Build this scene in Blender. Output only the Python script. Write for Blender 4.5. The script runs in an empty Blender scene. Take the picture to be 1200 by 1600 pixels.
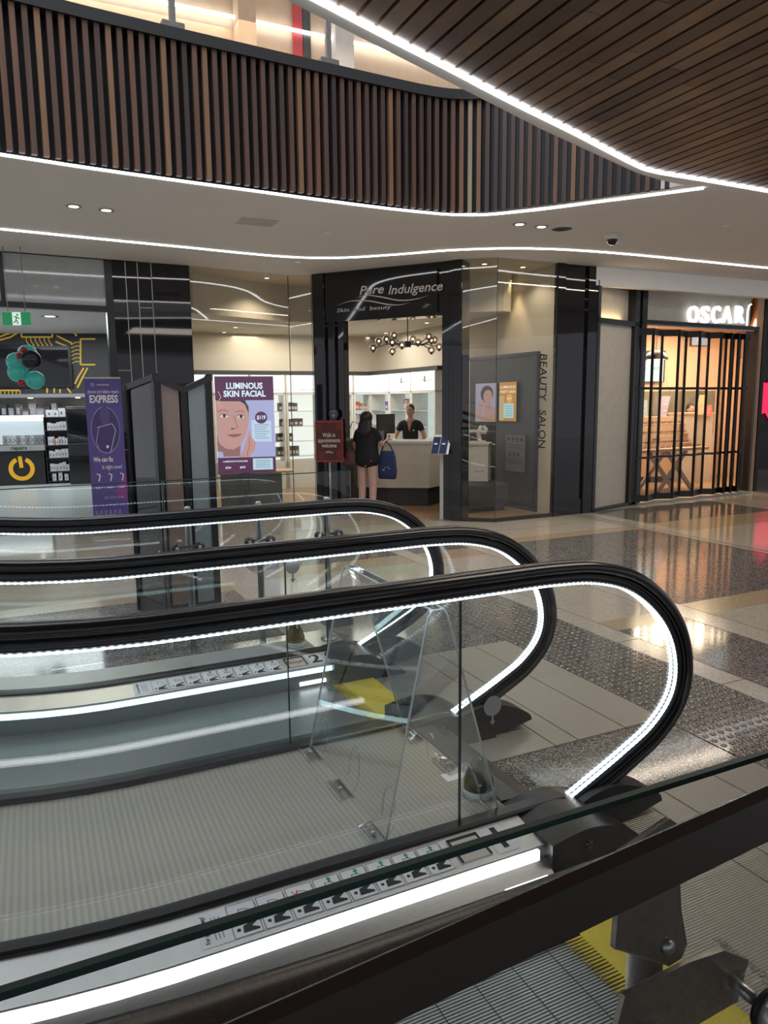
import bpy, math, random
from mathutils import Vector, Matrix
from mathutils.geometry import tessellate_polygon
random.seed(7)
SC = bpy.context.scene
COL = SC.collection
# ------------------------------------------------------------------ camera
F_PX = 1150.0; PITCH = math.atan(172/1150); EYE = 1.65; ROLL = 0.0105
cp, sp = math.cos(PITCH), math.sin(PITCH); cr, sr = math.cos(ROLL), math.sin(ROLL)
FW = Vector((0, cp, -sp)); R0 = Vector((1, 0, 0)); U0 = Vector((0, sp, cp))
RT = R0*cr - U0*sr; UP = R0*sr + U0*cr
cam = bpy.data.cameras.new('camera'); cam_o = bpy.data.objects.new('camera', cam); COL.objects.link(cam_o)
cam.sensor_fit = 'VERTICAL'; cam.sensor_height = 36.0; cam.lens = 36.0*F_PX/1600
m = Matrix((RT, UP, -FW)).transposed().to_4x4(); m.translation = Vector((0, 0, EYE)); cam_o.matrix_world = m
cam.clip_start = 0.05; cam.clip_end = 200
SC.camera = cam_o
# ------------------------------------------------------------------ world, exposure, area lights
w = bpy.data.worlds.new('world'); SC.world = w; w.use_nodes = True
bg = w.node_tree.nodes['Background']; bg.inputs[0].default_value = (0.88, 0.90, 1.0, 1); bg.inputs[1].default_value = 0.62
SC.view_settings.view_transform = 'Standard'; SC.view_settings.look = 'None'
SC.view_settings.exposure = 0.0; SC.view_settings.gamma = 1.0; SC.view_settings.use_curve_mapping = False
def area(name, loc, rot, sx, sy, power, col=(1, 1, 1)):
    l = bpy.data.lights.new(name, 'AREA'); l.shape = 'RECTANGLE'; l.size = sx; l.size_y = sy; l.energy = power; l.color = col
    o = bpy.data.objects.new(name, l); COL.objects.link(o); o.location = loc; o.rotation_euler = rot; return o
def spot(name, loc, power, ang=100, col=(1, .87, .7), blend=.6, rot=(0, 0, 0), size=.04):
    l = bpy.data.lights.new(name, 'SPOT'); l.energy = power; l.spot_size = math.radians(ang); l.spot_blend = blend; l.color = col; l.shadow_soft_size = size
    o = bpy.data.objects.new(name, l); COL.objects.link(o); o.location = loc; o.rotation_euler = rot; return o
area('void_fill', (-3.5, 3.5, 9.0), (0, 0, 0), 7, 6, 440, (.86, .93, 1))  # unseen overhead fill added so that light comes down the void
area('upstairs_lamp', (-0.5, 10.5, 7.0), (0, 0, 0), 8, 2.0, 110, (1, .82, .62))
area('salon_lamp', (-1.2, 13.4, 2.9), (0, 0, 0), 3.2, 1.8, 95, (1, .92, .80))
area('phone_shop_lamp', (-6.6, 14.2, 3.2), (0, 0, 0), 3.5, 3.5, 170, (.93, .97, 1))
area('optician_lamp', (5.6, 14.3, 3.05), (0, 0, 0), 2.4, 1.6, 200, (1, .78, .55))
area('mall_right_lamp', (9.5, 13.0, 4.2), (0, 0, 0), 4, 4, 130, (.9, .92, 1))
area('mall_ceiling_fill', (3.0, 9.2, 3.44), (0, 0, math.radians(25)), 4.5, .05, 28, (1, .86, .70))  # added fill under the soffit to brighten the floor, no fitting here
area('mall_ceiling_fill_near', (2.6, 3.0, 3.44), (0, 0, math.radians(25)), 2.5, 1.5, 60, (1, .9, .78))  # added fill out of view above the near floor, no fitting here
# ------------------------------------------------------------------ layout helpers (points of the real place worked out from the view)
def ray(px, py):
    return FW + RT*((px-600)/F_PX) - UP*((py-800)/F_PX)
def Zp(px, py, z):
    r = ray(px, py); t = (z-EYE)/r.z; return (r.x*t, r.y*t)
def Pp(px, py, A, B):
    r = ray(px, py); nx, ny = -(B[1]-A[1]), B[0]-A[0]
    t = (A[0]*nx + A[1]*ny)/(r.x*nx + r.y*ny); return Vector((r.x*t, r.y*t, EYE+r.z*t))
ANG = math.radians(25.5); DX, DY = math.cos(ANG), math.sin(ANG)
def W(s, o): return (s*DX - o*DY, s*DY + o*DX)
def SO(p): return (p[0]*DX + p[1]*DY, -p[0]*DY + p[1]*DX)
# ------------------------------------------------------------------ materials
MATS = {}
def mat(name, col=(.5, .5, .5), rough=.5, metal=0, emit=None, es=1.0, spec=.5, coat=0, noise=None, bump=None, trans=0):
    if name in MATS: return MATS[name]
    m = bpy.data.materials.new(name); m.use_nodes = True; nt = m.node_tree; b = nt.nodes['Principled BSDF']
    b.inputs['Base Color'].default_value = (*col, 1); b.inputs['Roughness'].default_value = rough; b.inputs['Metallic'].default_value = metal
    b.inputs['Specular IOR Level'].default_value = spec; b.inputs['Coat Weight'].default_value = coat
    if emit: b.inputs['Emission Color'].default_value = (*emit, 1); b.inputs['Emission Strength'].default_value = es
    tc = nt.nodes.new('ShaderNodeTexCoord')
    sc, amt, strch = noise or (9, .06, (1, 1, 1))
    mp = nt.nodes.new('ShaderNodeMapping'); mp.inputs['Scale'].default_value = strch
    n = nt.nodes.new('ShaderNodeTexNoise'); n.inputs['Scale'].default_value = sc; n.inputs['Detail'].default_value = 4
    nt.links.new(tc.outputs['Object'], mp.inputs[0]); nt.links.new(mp.outputs[0], n.inputs['Vector'])
    r = nt.nodes.new('ShaderNodeMix'); r.data_type = 'RGBA'
    r.inputs[6].default_value = (*[max(0, c*(1-amt*2)) for c in col], 1); r.inputs[7].default_value = (*[min(1, c*(1+amt*2)) for c in col], 1)
    nt.links.new(n.outputs['Fac'], r.inputs[0]); nt.links.new(r.outputs[2], b.inputs['Base Color'])
    if bump:
        bn = nt.nodes.new('ShaderNodeBump'); bn.inputs['Strength'].default_value = bump; bn.inputs['Distance'].default_value = .003
        nt.links.new(n.outputs['Fac'], bn.inputs['Height']); nt.links.new(bn.outputs[0], b.inputs['Normal'])
    MATS[name] = m; return m
def emis(name, col, s):
    if name in MATS: return MATS[name]
    m = bpy.data.materials.new(name); m.use_nodes = True; nt = m.node_tree; b = nt.nodes['Principled BSDF']
    b.inputs['Base Color'].default_value = (*[c*.3 for c in col], 1); b.inputs['Roughness'].default_value = .3
    b.inputs['Emission Color'].default_value = (*col, 1); b.inputs['Emission Strength'].default_value = s
    MATS[name] = m; return m
def glass(name, tint=(.93, .97, .95), ior=1.45, refl=1.0, rough=0.0):
    if name in MATS: return MATS[name]
    m = bpy.data.materials.new(name); m.use_nodes = True; nt = m.node_tree; nt.nodes.clear()
    out = nt.nodes.new('ShaderNodeOutputMaterial'); mx = nt.nodes.new('ShaderNodeMixShader')
    t = nt.nodes.new('ShaderNodeBsdfTransparent'); t.inputs[0].default_value = (*tint, 1)
    g = nt.nodes.new('ShaderNodeBsdfGlossy'); g.inputs[0].default_value = (refl, refl, refl, 1); g.inputs['Roughness'].default_value = rough
    # angle-dependent reflection: the same amount on both faces of a pane
    lw = nt.nodes.new('ShaderNodeLayerWeight'); lw.inputs['Blend'].default_value = .5
    pw = nt.nodes.new('ShaderNodeMath'); pw.operation = 'POWER'; pw.inputs[1].default_value = 4.0
    ml = nt.nodes.new('ShaderNodeMath'); ml.operation = 'MULTIPLY_ADD'; ml.inputs[1].default_value = .85; ml.inputs[2].default_value = ((ior-1)/(ior+1))**2
    nt.links.new(lw.outputs['Facing'], pw.inputs[0]); nt.links.new(pw.outputs[0], ml.inputs[0]); nt.links.new(ml.outputs[0], mx.inputs[0])
    nt.links.new(t.outputs[0], mx.inputs[1]); nt.links.new(g.outputs[0], mx.inputs[2]); nt.links.new(mx.outputs[0], out.inputs[0])
    MATS[name] = m; return m
def terrazzo(name, base, chip, chip2, rough=.1, scale=90, thr=.5):
    m = bpy.data.materials.new(name); m.use_nodes = True; nt = m.node_tree; b = nt.nodes['Principled BSDF']
    tc = nt.nodes.new('ShaderNodeTexCoord'); v = nt.nodes.new('ShaderNodeTexVoronoi'); v.inputs['Scale'].default_value = scale
    nt.links.new(tc.outputs['Object'], v.inputs['Vector'])
    rp = nt.nodes.new('ShaderNodeValToRGB'); rp.color_ramp.interpolation = 'CONSTANT'
    e = rp.color_ramp.elements; e[0].position = 0; e[0].color = (*base, 1); e[1].position = thr; e[1].color = (*chip, 1)
    e2 = rp.color_ramp.elements.new(min(.97, thr+.3)); e2.color = (*chip2, 1)
    sx = nt.nodes.new('ShaderNodeSeparateColor'); nt.links.new(v.outputs['Color'], sx.inputs[0]); nt.links.new(sx.outputs[0], rp.inputs[0])
    n = nt.nodes.new('ShaderNodeTexNoise'); n.inputs['Scale'].default_value = 1.3; nt.links.new(tc.outputs['Object'], n.inputs['Vector'])
    mx = nt.nodes.new('ShaderNodeMix'); mx.data_type = 'RGBA'; mx.blend_type = 'MULTIPLY'; mx.inputs[0].default_value = .25
    nt.links.new(rp.outputs[0], mx.inputs[6]); nt.links.new(n.outputs['Color'], mx.inputs[7]); nt.links.new(mx.outputs[2], b.inputs['Base Color'])
    b.inputs['Roughness'].default_value = rough; b.inputs['Specular IOR Level'].default_value = .6
    MATS[name] = m; return m
def stripes(name, axis, pitch, c0, c1, rough=.4, metal=.5, bump=.6, duty=.5):
    """ribs running across `axis` of object space at a pitch in metres"""
    m = bpy.data.materials.new(name); m.use_nodes = True; nt = m.node_tree; b = nt.nodes['Principled BSDF']
    tc = nt.nodes.new('ShaderNodeTexCoord'); sx = nt.nodes.new('ShaderNodeSeparateXYZ'); nt.links.new(tc.outputs['Object'], sx.inputs[0])
    a = nt.nodes.new('ShaderNodeMath'); a.operation = 'MULTIPLY'; a.inputs[1].default_value = 2*math.pi/pitch; nt.links.new(sx.outputs[axis], a.inputs[0])
    s = nt.nodes.new('ShaderNodeMath'); s.operation = 'SINE'; nt.links.new(a.outputs[0], s.inputs[0])
    mr = nt.nodes.new('ShaderNodeMapRange'); mr.inputs[1].default_value = -.6; mr.inputs[2].default_value = .6; nt.links.new(s.outputs[0], mr.inputs[0])
    mx = nt.nodes.new('ShaderNodeMix'); mx.data_type = 'RGBA'; mx.inputs[6].default_value = (*c0, 1); mx.inputs[7].default_value = (*c1, 1)
    nt.links.new(mr.outputs[0], mx.inputs[0]); nt.links.new(mx.outputs[2], b.inputs['Base Color'])
    bn = nt.nodes.new('ShaderNodeBump'); bn.inputs['Strength'].default_value = bump; bn.inputs['Distance'].default_value = pitch*.3
    nt.links.new(mr.outputs[0], bn.inputs['Height']); nt.links.new(bn.outputs[0], b.inputs['Normal'])
    b.inputs['Roughness'].default_value = rough; b.inputs['Metallic'].default_value = metal
    MATS[name] = m; return m
M = {}
M['plaster'] = mat('plaster', (.82, .80, .78), .85, noise=(3, .02, (1, 1, 1)))
M['black'] = mat('black_satin', (.012, .012, .014), .28)
M['black_gloss'] = mat('black_gloss', (.008, .008, .010), .04, spec=.6)
M['black_tile'] = mat('black_tile', (.009, .009, .011), .03, spec=.6)
M['rubber'] = mat('handrail_rubber', (.012, .011, .012), .22, spec=.6)
M['rubber_brown'] = mat('handrail_rubber_brown', (.045, .033, .029), .25, spec=.6)
M['guide'] = mat('dark_aluminium', (.055, .055, .06), .25, metal=.7)
M['steel'] = mat('brushed_steel', (.42, .43, .43), .32, metal=.9, noise=(30, .10, (1, 12, 12)))
M['steel_warm'] = stripes('brushed_deck', 0, .021, (.37, .35, .31), (.435, .415, .365), .38, .45, .15)
M['steel_dark'] = mat('dark_steel', (.26, .235, .215), .35, metal=.8, noise=(60, .12, (1, 1, 1)), bump=.2)
M['alu'] = mat('aluminium_deck', (.58, .58, .57), .35, metal=.55, noise=(40, .04, (1, 6, 6)))
M['belt'] = stripes('pallet_ribs', 1, .0105, (.05, .055, .06), (.42, .44, .45), .35, .7, 1.0)
M['landing'] = stripes('landing_ribs', 1, .0105, (.24, .225, .20), (.42, .395, .36), .42, .6, .5)
M['yellow'] = mat('safety_yellow', (.55, .43, .02), .45)
M['deck_grey'] = mat('newel_grey', (.06, .06, .062), .35, metal=.3)
M['glass'] = glass('clear_glass', (.975, .99, .985), ior=1.42)
M['glass_edge'] = mat('green_glass_edge', (.016, .05, .042), .55, spec=.4)
M['shop_glass'] = glass('shop_glass', (.93, .93, .90), ior=1.5)
M['smoke_glass'] = glass('smoked_glass', (.20, .19, .18), ior=1.6)
M['acrylic'] = glass('acrylic', (.985, .99, .99), ior=1.38)
M['acrylic_rod'] = glass('acrylic_rod', (.93, .95, .95), ior=2.0)
M['acrylic_edge'] = mat('acrylic_edge', (.55, .60, .61), .1, spec=.9)
M['smoke_dome'] = mat('smoked_plastic', (.035, .030, .012), .08, spec=.7)
M['cream'] = mat('cream_wall', (.60, .545, .45), .8, noise=(2, .02, (1, 1, 1)))
M['cream_panel'] = mat('cream_panel', (.62, .58, .50), .5)
M['white'] = mat('white_laminate', (.72, .71, .67), .4)
M['white_paper'] = mat('white_paper', (.80, .80, .80), .6)
M['dark_wall'] = mat('charcoal_wall', (.045, .044, .042), .5)
M['grey_shelf'] = mat('grey_shelf', (.30, .31, .30), .4)
M['beam'] = mat('dark_trim', (.03, .029, .028), .4)
M['wood_floor'] = mat('timber_floor', (.30, .19, .105), .3, noise=(5, .15, (1, 12, 1)))
M['pine'] = mat('pale_pine', (.60, .42, .25), .5, noise=(6, .10, (1, 9, 1)))
M['skin'] = mat('skin', (.45, .24, .16), .55)
M['skin2'] = mat('skin_fair', (.50, .28, .20), .55)
M['hair_brown'] = mat('hair_brown', (.03, .018, .014), .4)
M['hair'] = mat('hair_black', (.010, .008, .008), .4, noise=(60, .2, (1, 1, .1)))
M['cloth_black'] = mat('black_cloth', (.010, .010, .013), .85)
M['cloth_pink'] = mat('pink_trousers', (.55, .36, .32), .85)
M['cloth_navy'] = mat('navy_cloth', (.018, .035, .11), .8)
M['maroon'] = mat('maroon_leather', (.11, .035, .035), .4)
M['gold'] = mat('circuit_gold', (.55, .36, .03), .5, emit=(.6, .40, .04), es=.25)
M['ink'] = mat('black_ink', (.01, .01, .012), .6)
M['t_dark'] = terrazzo('terrazzo_dark', (.055, .050, .047), (.19, .17, .155), (.36, .33, .30), .09, 175, .42)
M['t_beige'] = terrazzo('terrazzo_beige', (.50, .445, .365), (.58, .525, .435), (.37, .32, .26), .08, 175, .4)
M['t_tan'] = terrazzo('terrazzo_tan', (.40, .31, .20), (.46, .36, .24), (.36, .28, .18), .16, 90, .5)
M['t_pale'] = terrazzo('terrazzo_pale', (.47, .43, .37), (.52, .475, .41), (.40, .36, .31), .14, 90, .5)
WOODC = [(.085, .045, .032), (.125, .066, .044), (.18, .088, .052), (.10, .056, .043), (.27, .145, .075), (.42, .33, .20), (.055, .034, .029)]
WOODS = [mat('slat_timber_%s' % n, c, .45, noise=(7, .22, (3, 3, .25))) for n, c in zip(('walnut', 'umber', 'russet', 'plum', 'oak', 'blond', 'ebony'), WOODC)]
BOARDC = [(.135, .080, .054), (.20, .125, .082), (.095, .058, .044), (.23, .135, .085), (.16, .096, .063)]
BOARDS = [mat('board_timber_%s' % n, c, .4, noise=(5, .3, (1, 1, 1))) for n, c in zip(('brown', 'honey', 'deep', 'light', 'mid'), BOARDC)]
M['led'] = emis('led_white', (.93, .96, 1), 9)
M['led_cool'] = emis('led_cool', (.80, .93, 1), 6)
M['led_dim'] = emis('led_gap', (.75, .9, 1), 1.6)
M['led_skirt'] = emis('skirt_light_white', (.95, .97, 1), 7)
M['led_skirt_cool'] = emis('skirt_light_cool', (.62, .90, .95), 2.4)
M['lamp_warm'] = emis('downlight_warm', (1, .84, .62), 5)
M['lamp_white'] = emis('downlight_white', (.95, .98, 1), 4)
def flat(col): # printed colour on paper or vinyl
    k = 'print_%d_%d_%d' % tuple(int(c*255) for c in col); return mat(k, col, .55)
def lit(col, s=1.0): # colour of a backlit screen
    k = 'screen_%d_%d_%d_%d' % (*[int(c*255) for c in col], int(s*100)); return emis(k, col, s)
# ------------------------------------------------------------------ mesh builder
class MB:
    def __init__(s): s.v = []; s.f = []; s.m = []; s.mats = []; s.sm = []
    def mi(s, m):
        m = M[m] if isinstance(m, str) else m
        if m not in s.mats: s.mats.append(m)
        return s.mats.index(m)
    def add(s, vs, fs, m, smooth=False):
        b = len(s.v); k = s.mi(m); s.v += [tuple(x) for x in vs]
        for f in fs: s.f.append([b+i for i in f]); s.m.append(k); s.sm.append(smooth)
        return s
    def box(s, x0, x1, y0, y1, z0, z1, m):
        v = [(x, y, z) for z in (z0, z1) for y in (y0, y1) for x in (x0, x1)]
        return s.add(v, [(0, 2, 3, 1), (4, 5, 7, 6), (0, 1, 5, 4), (2, 6, 7, 3), (0, 4, 6, 2), (1, 3, 7, 5)], m)
    def obox(s, c, ux, uy, uz, m):
        c, ux, uy, uz = map(Vector, (c, ux, uy, uz))
        v = [c + ux*a + uy*b + uz*d for d in (-1, 1) for b in (-1, 1) for a in (-1, 1)]
        return s.add(v, [(0, 2, 3, 1), (4, 5, 7, 6), (0, 1, 5, 4), (2, 6, 7, 3), (0, 4, 6, 2), (1, 3, 7, 5)], m)
    def bar(s, a, b, w, t, m, up=(0, 0, 1)):
        a, b = Vector(a), Vector(b); d = b-a; u = Vector(up)
        if abs(d.normalized().dot(u)) > .98: u = Vector((0, 1, 0))
        x = d.cross(u).normalized(); y = x.cross(d).normalized()
        return s.obox((a+b)/2, d/2, x*w/2, y*t/2, m)
    def prism(s, poly, axis, a, b, m):
        """extrude a closed 2D polygon along axis 0/1/2 between a and b"""
        def P(u, v, w): return {0: (w, u, v), 1: (u, w, v), 2: (u, v, w)}[axis]
        n = len(poly); vs = [P(u, v, a) for u, v in poly] + [P(u, v, b) for u, v in poly]
        tri = tessellate_polygon([[Vector((u, v, 0)) for u, v in poly]])
        fs = [tuple(t) for t in tri] + [tuple(i+n for i in reversed(t)) for t in tri]
        fs += [(i, (i+1) % n, n+(i+1) % n, n+i) for i in range(n)]
        return s.add(vs, fs, m)
    def tube(s, path, r, m, seg=8, closed=False):
        path = [Vector(p) for p in path]; n = len(path); rings = []
        rr = r if isinstance(r, (list, tuple)) else [r]*n
        prev = None
        for i, p in enumerate(path):
            a = path[i-1] if (i or closed) else p; c = path[(i+1) % n] if (i < n-1 or closed) else p
            t = (c-a).normalized()
            if prev is None:
                u = Vector((0, 0, 1)) if abs(t.z) < .9 else Vector((1, 0, 0)); x = t.cross(u).normalized()
            else: x = (prev - t*prev.dot(t)).normalized()
            prev = x; y = t.cross(x)
            rings.append([p + (x*math.cos(k*2*math.pi/seg) + y*math.sin(k*2*math.pi/seg))*rr[i] for k in range(seg)])
        vs = [q for g in rings for q in g]; fs = []
        for i in range(n if closed else n-1):
            j = (i+1) % n
            for k in range(seg): fs.append((i*seg+k, i*seg+(k+1) % seg, j*seg+(k+1) % seg, j*seg+k))
        if not closed: fs += [tuple(range(seg-1, -1, -1)), tuple((n-1)*seg+k for k in range(seg))]
        return s.add(vs, fs, m, True)
    def lathe(s, prof, m, c=(0, 0, 0), seg=24, axis=2):
        vs = []; n = len(prof)
        for r, h in prof:
            for k in range(seg):
                a = 2*math.pi*k/seg; x, y = r*math.cos(a), r*math.sin(a)
                p = {2: (x, y, h), 1: (x, h, y), 0: (h, x, y)}[axis]; vs.append((c[0]+p[0], c[1]+p[1], c[2]+p[2]))
        fs = [(i*seg+k, i*seg+(k+1) % seg, (i+1)*seg+(k+1) % seg, (i+1)*seg+k) for i in range(n-1) for k in range(seg)]
        fs += [tuple(range(seg-1, -1, -1)), tuple((n-1)*seg+k for k in range(seg))]
        return s.add(vs, fs, m, True)
    def ball(s, c, r, m, seg=16, rings=10):
        rx, ry, rz = r if isinstance(r, (tuple, list)) else (r, r, r); vs = [(c[0], c[1], c[2]-rz)]
        for i in range(1, rings):
            t = math.pi*i/rings
            for k in range(seg):
                a = 2*math.pi*k/seg; vs.append((c[0]+rx*math.sin(t)*math.cos(a), c[1]+ry*math.sin(t)*math.sin(a), c[2]-rz*math.cos(t)))
        vs.append((c[0], c[1], c[2]+rz)); fs = []; L = len(vs)-1
        for k in range(seg): fs.append((0, 1+(k+1) % seg, 1+k)); fs.append((L, L-seg+k, L-seg+(k+1) % seg))
        for i in range(rings-2):
            for k in range(seg): fs.append((1+i*seg+k, 1+i*seg+(k+1) % seg, 1+(i+1)*seg+(k+1) % seg, 1+(i+1)*seg+k))
        return s.add(vs, fs, m, True)
    # flat artwork on the plane y = yy facing -y (x right, z up)
    def poly(s, pts, m, yy=0):
        tri = tessellate_polygon([[Vector((u, v, 0)) for u, v in pts]])
        fs = []
        for a, b, c in tri:
            A, B, C = pts[a], pts[b], pts[c]
            cr_ = (B[0]-A[0])*(C[1]-A[1]) - (B[1]-A[1])*(C[0]-A[0])
            fs.append((a, b, c) if cr_ > 0 else (a, c, b))
        return s.add([(u, yy, v) for u, v in pts], fs, m)
    def rect(s, x0, z0, x1, z1, m, yy=0): return s.poly([(x0, z0), (x1, z0), (x1, z1), (x0, z1)], m, yy)
    def disc(s, cx, cz, rx, rz, m, yy=0, n=28, rot=0):
        return s.poly([(cx+rx*math.cos(a)*math.cos(rot)-rz*math.sin(a)*math.sin(rot), cz+rx*math.cos(a)*math.sin(rot)+rz*math.sin(a)*math.cos(rot)) for a in [2*math.pi*i/n for i in range(n)]], m, yy)
    def ring(s, cx, cz, r, t, m, yy=0, a0=0, a1=2*math.pi, n=36, sq=1.0):
        for i in range(n):
            p, q = a0+(a1-a0)*i/n, a0+(a1-a0)*(i+1)/n
            s.poly([(cx+(r-t)*math.cos(p), cz+(r-t)*sq*math.sin(p)), (cx+r*math.cos(p), cz+r*sq*math.sin(p)), (cx+r*math.cos(q), cz+r*sq*math.sin(q)), (cx+(r-t)*math.cos(q), cz+(r-t)*sq*math.sin(q))], m, yy)
        return s
    def line(s, pts, t, m, yy=0):
        for (x0, z0), (x1, z1) in zip(pts, pts[1:]):
            d = math.hypot(x1-x0, z1-z0) or 1e-6; nx, nz = -(z1-z0)/d*t/2, (x1-x0)/d*t/2
            s.poly([(x0+nx, z0+nz), (x0-nx, z0-nz), (x1-nx, z1-nz), (x1+nx, z1+nz)], m, yy)
        return s
    def text(s, body, cx, cz, size, m, yy=0, align='CENTER', bold=0, shear=0, rot=0, depth=0, width=None, xf=None):
        cu = bpy.data.curves.new('t', 'FONT'); cu.body = body; cu.size = size; cu.align_x = align; cu.align_y = 'CENTER'
        cu.offset = bold*size; cu.shear = shear; cu.extrude = depth/2; cu.resolution_u = 3
        o = bpy.data.objects.new('t', cu); COL.objects.link(o); bpy.context.view_layer.update()
        me = bpy.data.meshes.new_from_object(o.evaluated_get(bpy.context.evaluated_depsgraph_get()))
        bpy.data.objects.remove(o); bpy.data.curves.remove(cu)
        xs = [v.co.x for v in me.vertices] or [0]; k = 1
        if width: k = width/max(1e-6, max(xs)-min(xs))
        c, sn = math.cos(rot), math.sin(rot); vs = []
        for v in me.vertices:
            x, z = v.co.x*k, v.co.y; X, Z = cx+x*c-z*sn, cz+x*sn+z*c; p = (X, yy-v.co.z, Z)
            vs.append(xf(p) if xf else p)
        s.add(vs, [tuple(p.vertices) for p in me.polygons], m); bpy.data.meshes.remove(me); return s
    def build(s, name, parent=None, loc=(0, 0, 0), rz=0, bevel=0, kind=None, seg=2, label=None):
        me = bpy.data.meshes.new(name); me.from_pydata(s.v, [], s.f)
        for mm in s.mats: me.materials.append(mm)
        me.polygons.foreach_set('material_index', s.m); me.polygons.foreach_set('use_smooth', s.sm); me.update()
        o = bpy.data.objects.new(name, me); COL.objects.link(o); o.location = loc; o.rotation_euler = (0, 0, rz)
        if parent: o.parent = parent
        if bevel:
            b = o.modifiers.new('bevel', 'BEVEL'); b.width = bevel; b.segments = seg; b.limit_method = 'ANGLE'; b.angle_limit = .7
        if kind: o['kind'] = kind
        if label: o['label'] = label
        return o
def tag(o, label, cat, group=None, kind=None):
    o['label'] = label; o['category'] = cat
    if group: o['group'] = group
    if kind: o['kind'] = kind
    return o
def thing(name, label, cat, loc=(0, 0, 0), rz=0, group=None):
    o = bpy.data.objects.new(name, None); COL.objects.link(o); o.location = loc if len(loc) == 3 else (*loc, 0); o.rotation_euler = (0, 0, rz)
    o.empty_display_size = .1; return tag(o, label, cat, group)
def copy_tree(o, parent=None):
    c = o.copy(); COL.objects.link(c)
    if parent: c.parent = parent
    for ch in list(o.children): copy_tree(ch, c)
    return c
def struct(mb, name, **k): return mb.build(name, kind='structure', **k)
def catmull(pts, n=6):
    P = [Vector(p) for p in pts]; P = [2*P[0]-P[1]] + P + [2*P[-1]-P[-2]]; out = []
    for i in range(1, len(P)-2):
        a, b, c, d = P[i-1:i+3]
        for k in range(n):
            t = k/n; out.append(.5*((2*b) + (c-a)*t + (2*a-5*b+4*c-d)*t*t + (3*b-a-3*c+d)*t**3))
    out.append(P[-2]); return out
def ribbon(pts, w_, z0, z1, m, mb=None):
    mb = mb or MB(); L = []
    for i, p in enumerate(pts):
        a = Vector(pts[max(0, i-1)][:2]); b = Vector(pts[min(len(pts)-1, i+1)][:2]); t = (b-a).normalized(); n = Vector((-t.y, t.x))*w_/2
        p = Vector(p[:2]); L.append((p-n, p+n))
    vs = []; fs = []
    for a, b in L: vs += [(a.x, a.y, z0), (b.x, b.y, z0), (a.x, a.y, z1), (b.x, b.y, z1)]
    for i in range(len(L)-1):
        k = i*4; j = k+4; fs += [(k, k+1, j+1, j), (k+2, j+2, j+3, k+3), (k, j, j+2, k+2), (k+1, k+3, j+3, j+1)]
    fs += [(0, 2, 3, 1), (len(vs)-4, len(vs)-3, len(vs)-1, len(vs)-2)]
    return mb.add(vs, fs, m)
def wallseg(mb, A, B, z0, z1, t, m):
    """box wall whose visible face runs from A to B; thickness goes away from the viewer side"""
    A = Vector(A); B = Vector(B); d = (B-A); n = Vector((-d.y, d.x)).normalized()*t
    c = (A+B)/2 + n/2
    return mb.obox((c.x, c.y, (z0+z1)/2), (d.x/2, d.y/2, 0), (n.x/2, n.y/2, 0), (0, 0, (z1-z0)/2), m)
def ang_of(A, B): return math.atan2(B[1]-A[1], B[0]-A[0])
# ================================================================== FLOOR
CZ = 3.5
sc_ = [-14, -6, 1.55, 1.88, 3.52, 3.72, 4.4, 4.65, 4.9, 7.0, 7.03, 7.12, 7.15, 7.4, 9.9, 14, 24]
oc_ = [-8, -2, 3.9, 3.92, 4.12, 4.2, 5.2, 6.35, 6.6, 7.0, 7.25, 8.2, 8.45, 14]
def region(s, o):
    if 7.0 < s < 7.03 or 7.12 < s < 7.15: return 'ink'
    if s < 1.55: return 't_dark' if o < 6.35 else ('t_tan' if o < 6.6 else 't_beige')
    if s < 1.88: return 't_dark' if o < 4.2 else 't_pale'
    if s < 3.52: return 't_dark' if o < 5.2 else ('t_beige' if o < 6.6 else 't_tan' if o < 7 else ('t_dark' if o < 8.2 else 't_beige'))
    if s < 3.72: return 't_pale'
    if s < 4.4: return 't_dark' if o < 3.9 else ('t_tan' if o < 4.12 else ('t_beige' if o < 6.6 else 't_tan' if o < 7 else ('t_dark' if o < 8.2 else 't_beige')))
    if s < 4.65: return 't_pale'
    if s < 7.0: return 't_beige' if o < 3.9 else ('t_tan' if o < 4.2 else ('t_dark' if o < 7.0 else ('t_tan' if o < 7.25 else 't_beige')))
    if s < 7.4: return 't_pale'
    if s < 9.9: return 't_beige' if o < 6.6 else ('t_tan' if o < 7.25 else ('t_dark' if o < 8.45 else 't_beige'))
    return 't_beige' if o < 7 else 't_pale'
fl = MB()
for i in range(len(sc_)-1):
    for j in range(len(oc_)-1):
        q = [(sc_[i], oc_[j]), (sc_[i+1], oc_[j]), (sc_[i+1], oc_[j+1]), (sc_[i], oc_[j+1])]
        fl.add([(a, b, 0) for a, b in q], [(0, 1, 2, 3)], region((sc_[i]+sc_[i+1])/2, (oc_[j]+oc_[j+1])/2))
fl.box(-14, 24, -8, 14, -.3, -.08, 't_dark')
struct(fl, 'floor', rz=ANG)
# fine saw joints in the pale strip and between slabs
j = MB()
for o_ in (1.6, 2.85, 3.7, 4.55, 5.6): j.box(3.52, 3.72, o_-.002, o_+.002, 0, .0012, 'ink')
for s_ in (3.52, 3.72, 4.4, 4.65): j.box(s_-.0015, s_+.0015, -1, 9, 0, .001, 'ink')
for o_ in (7.75, 9.0): j.box(-3, 6.9, o_-.002, o_+.002, 0, .001, 'ink')
struct(j, 'trim_1', rz=ANG)
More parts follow.
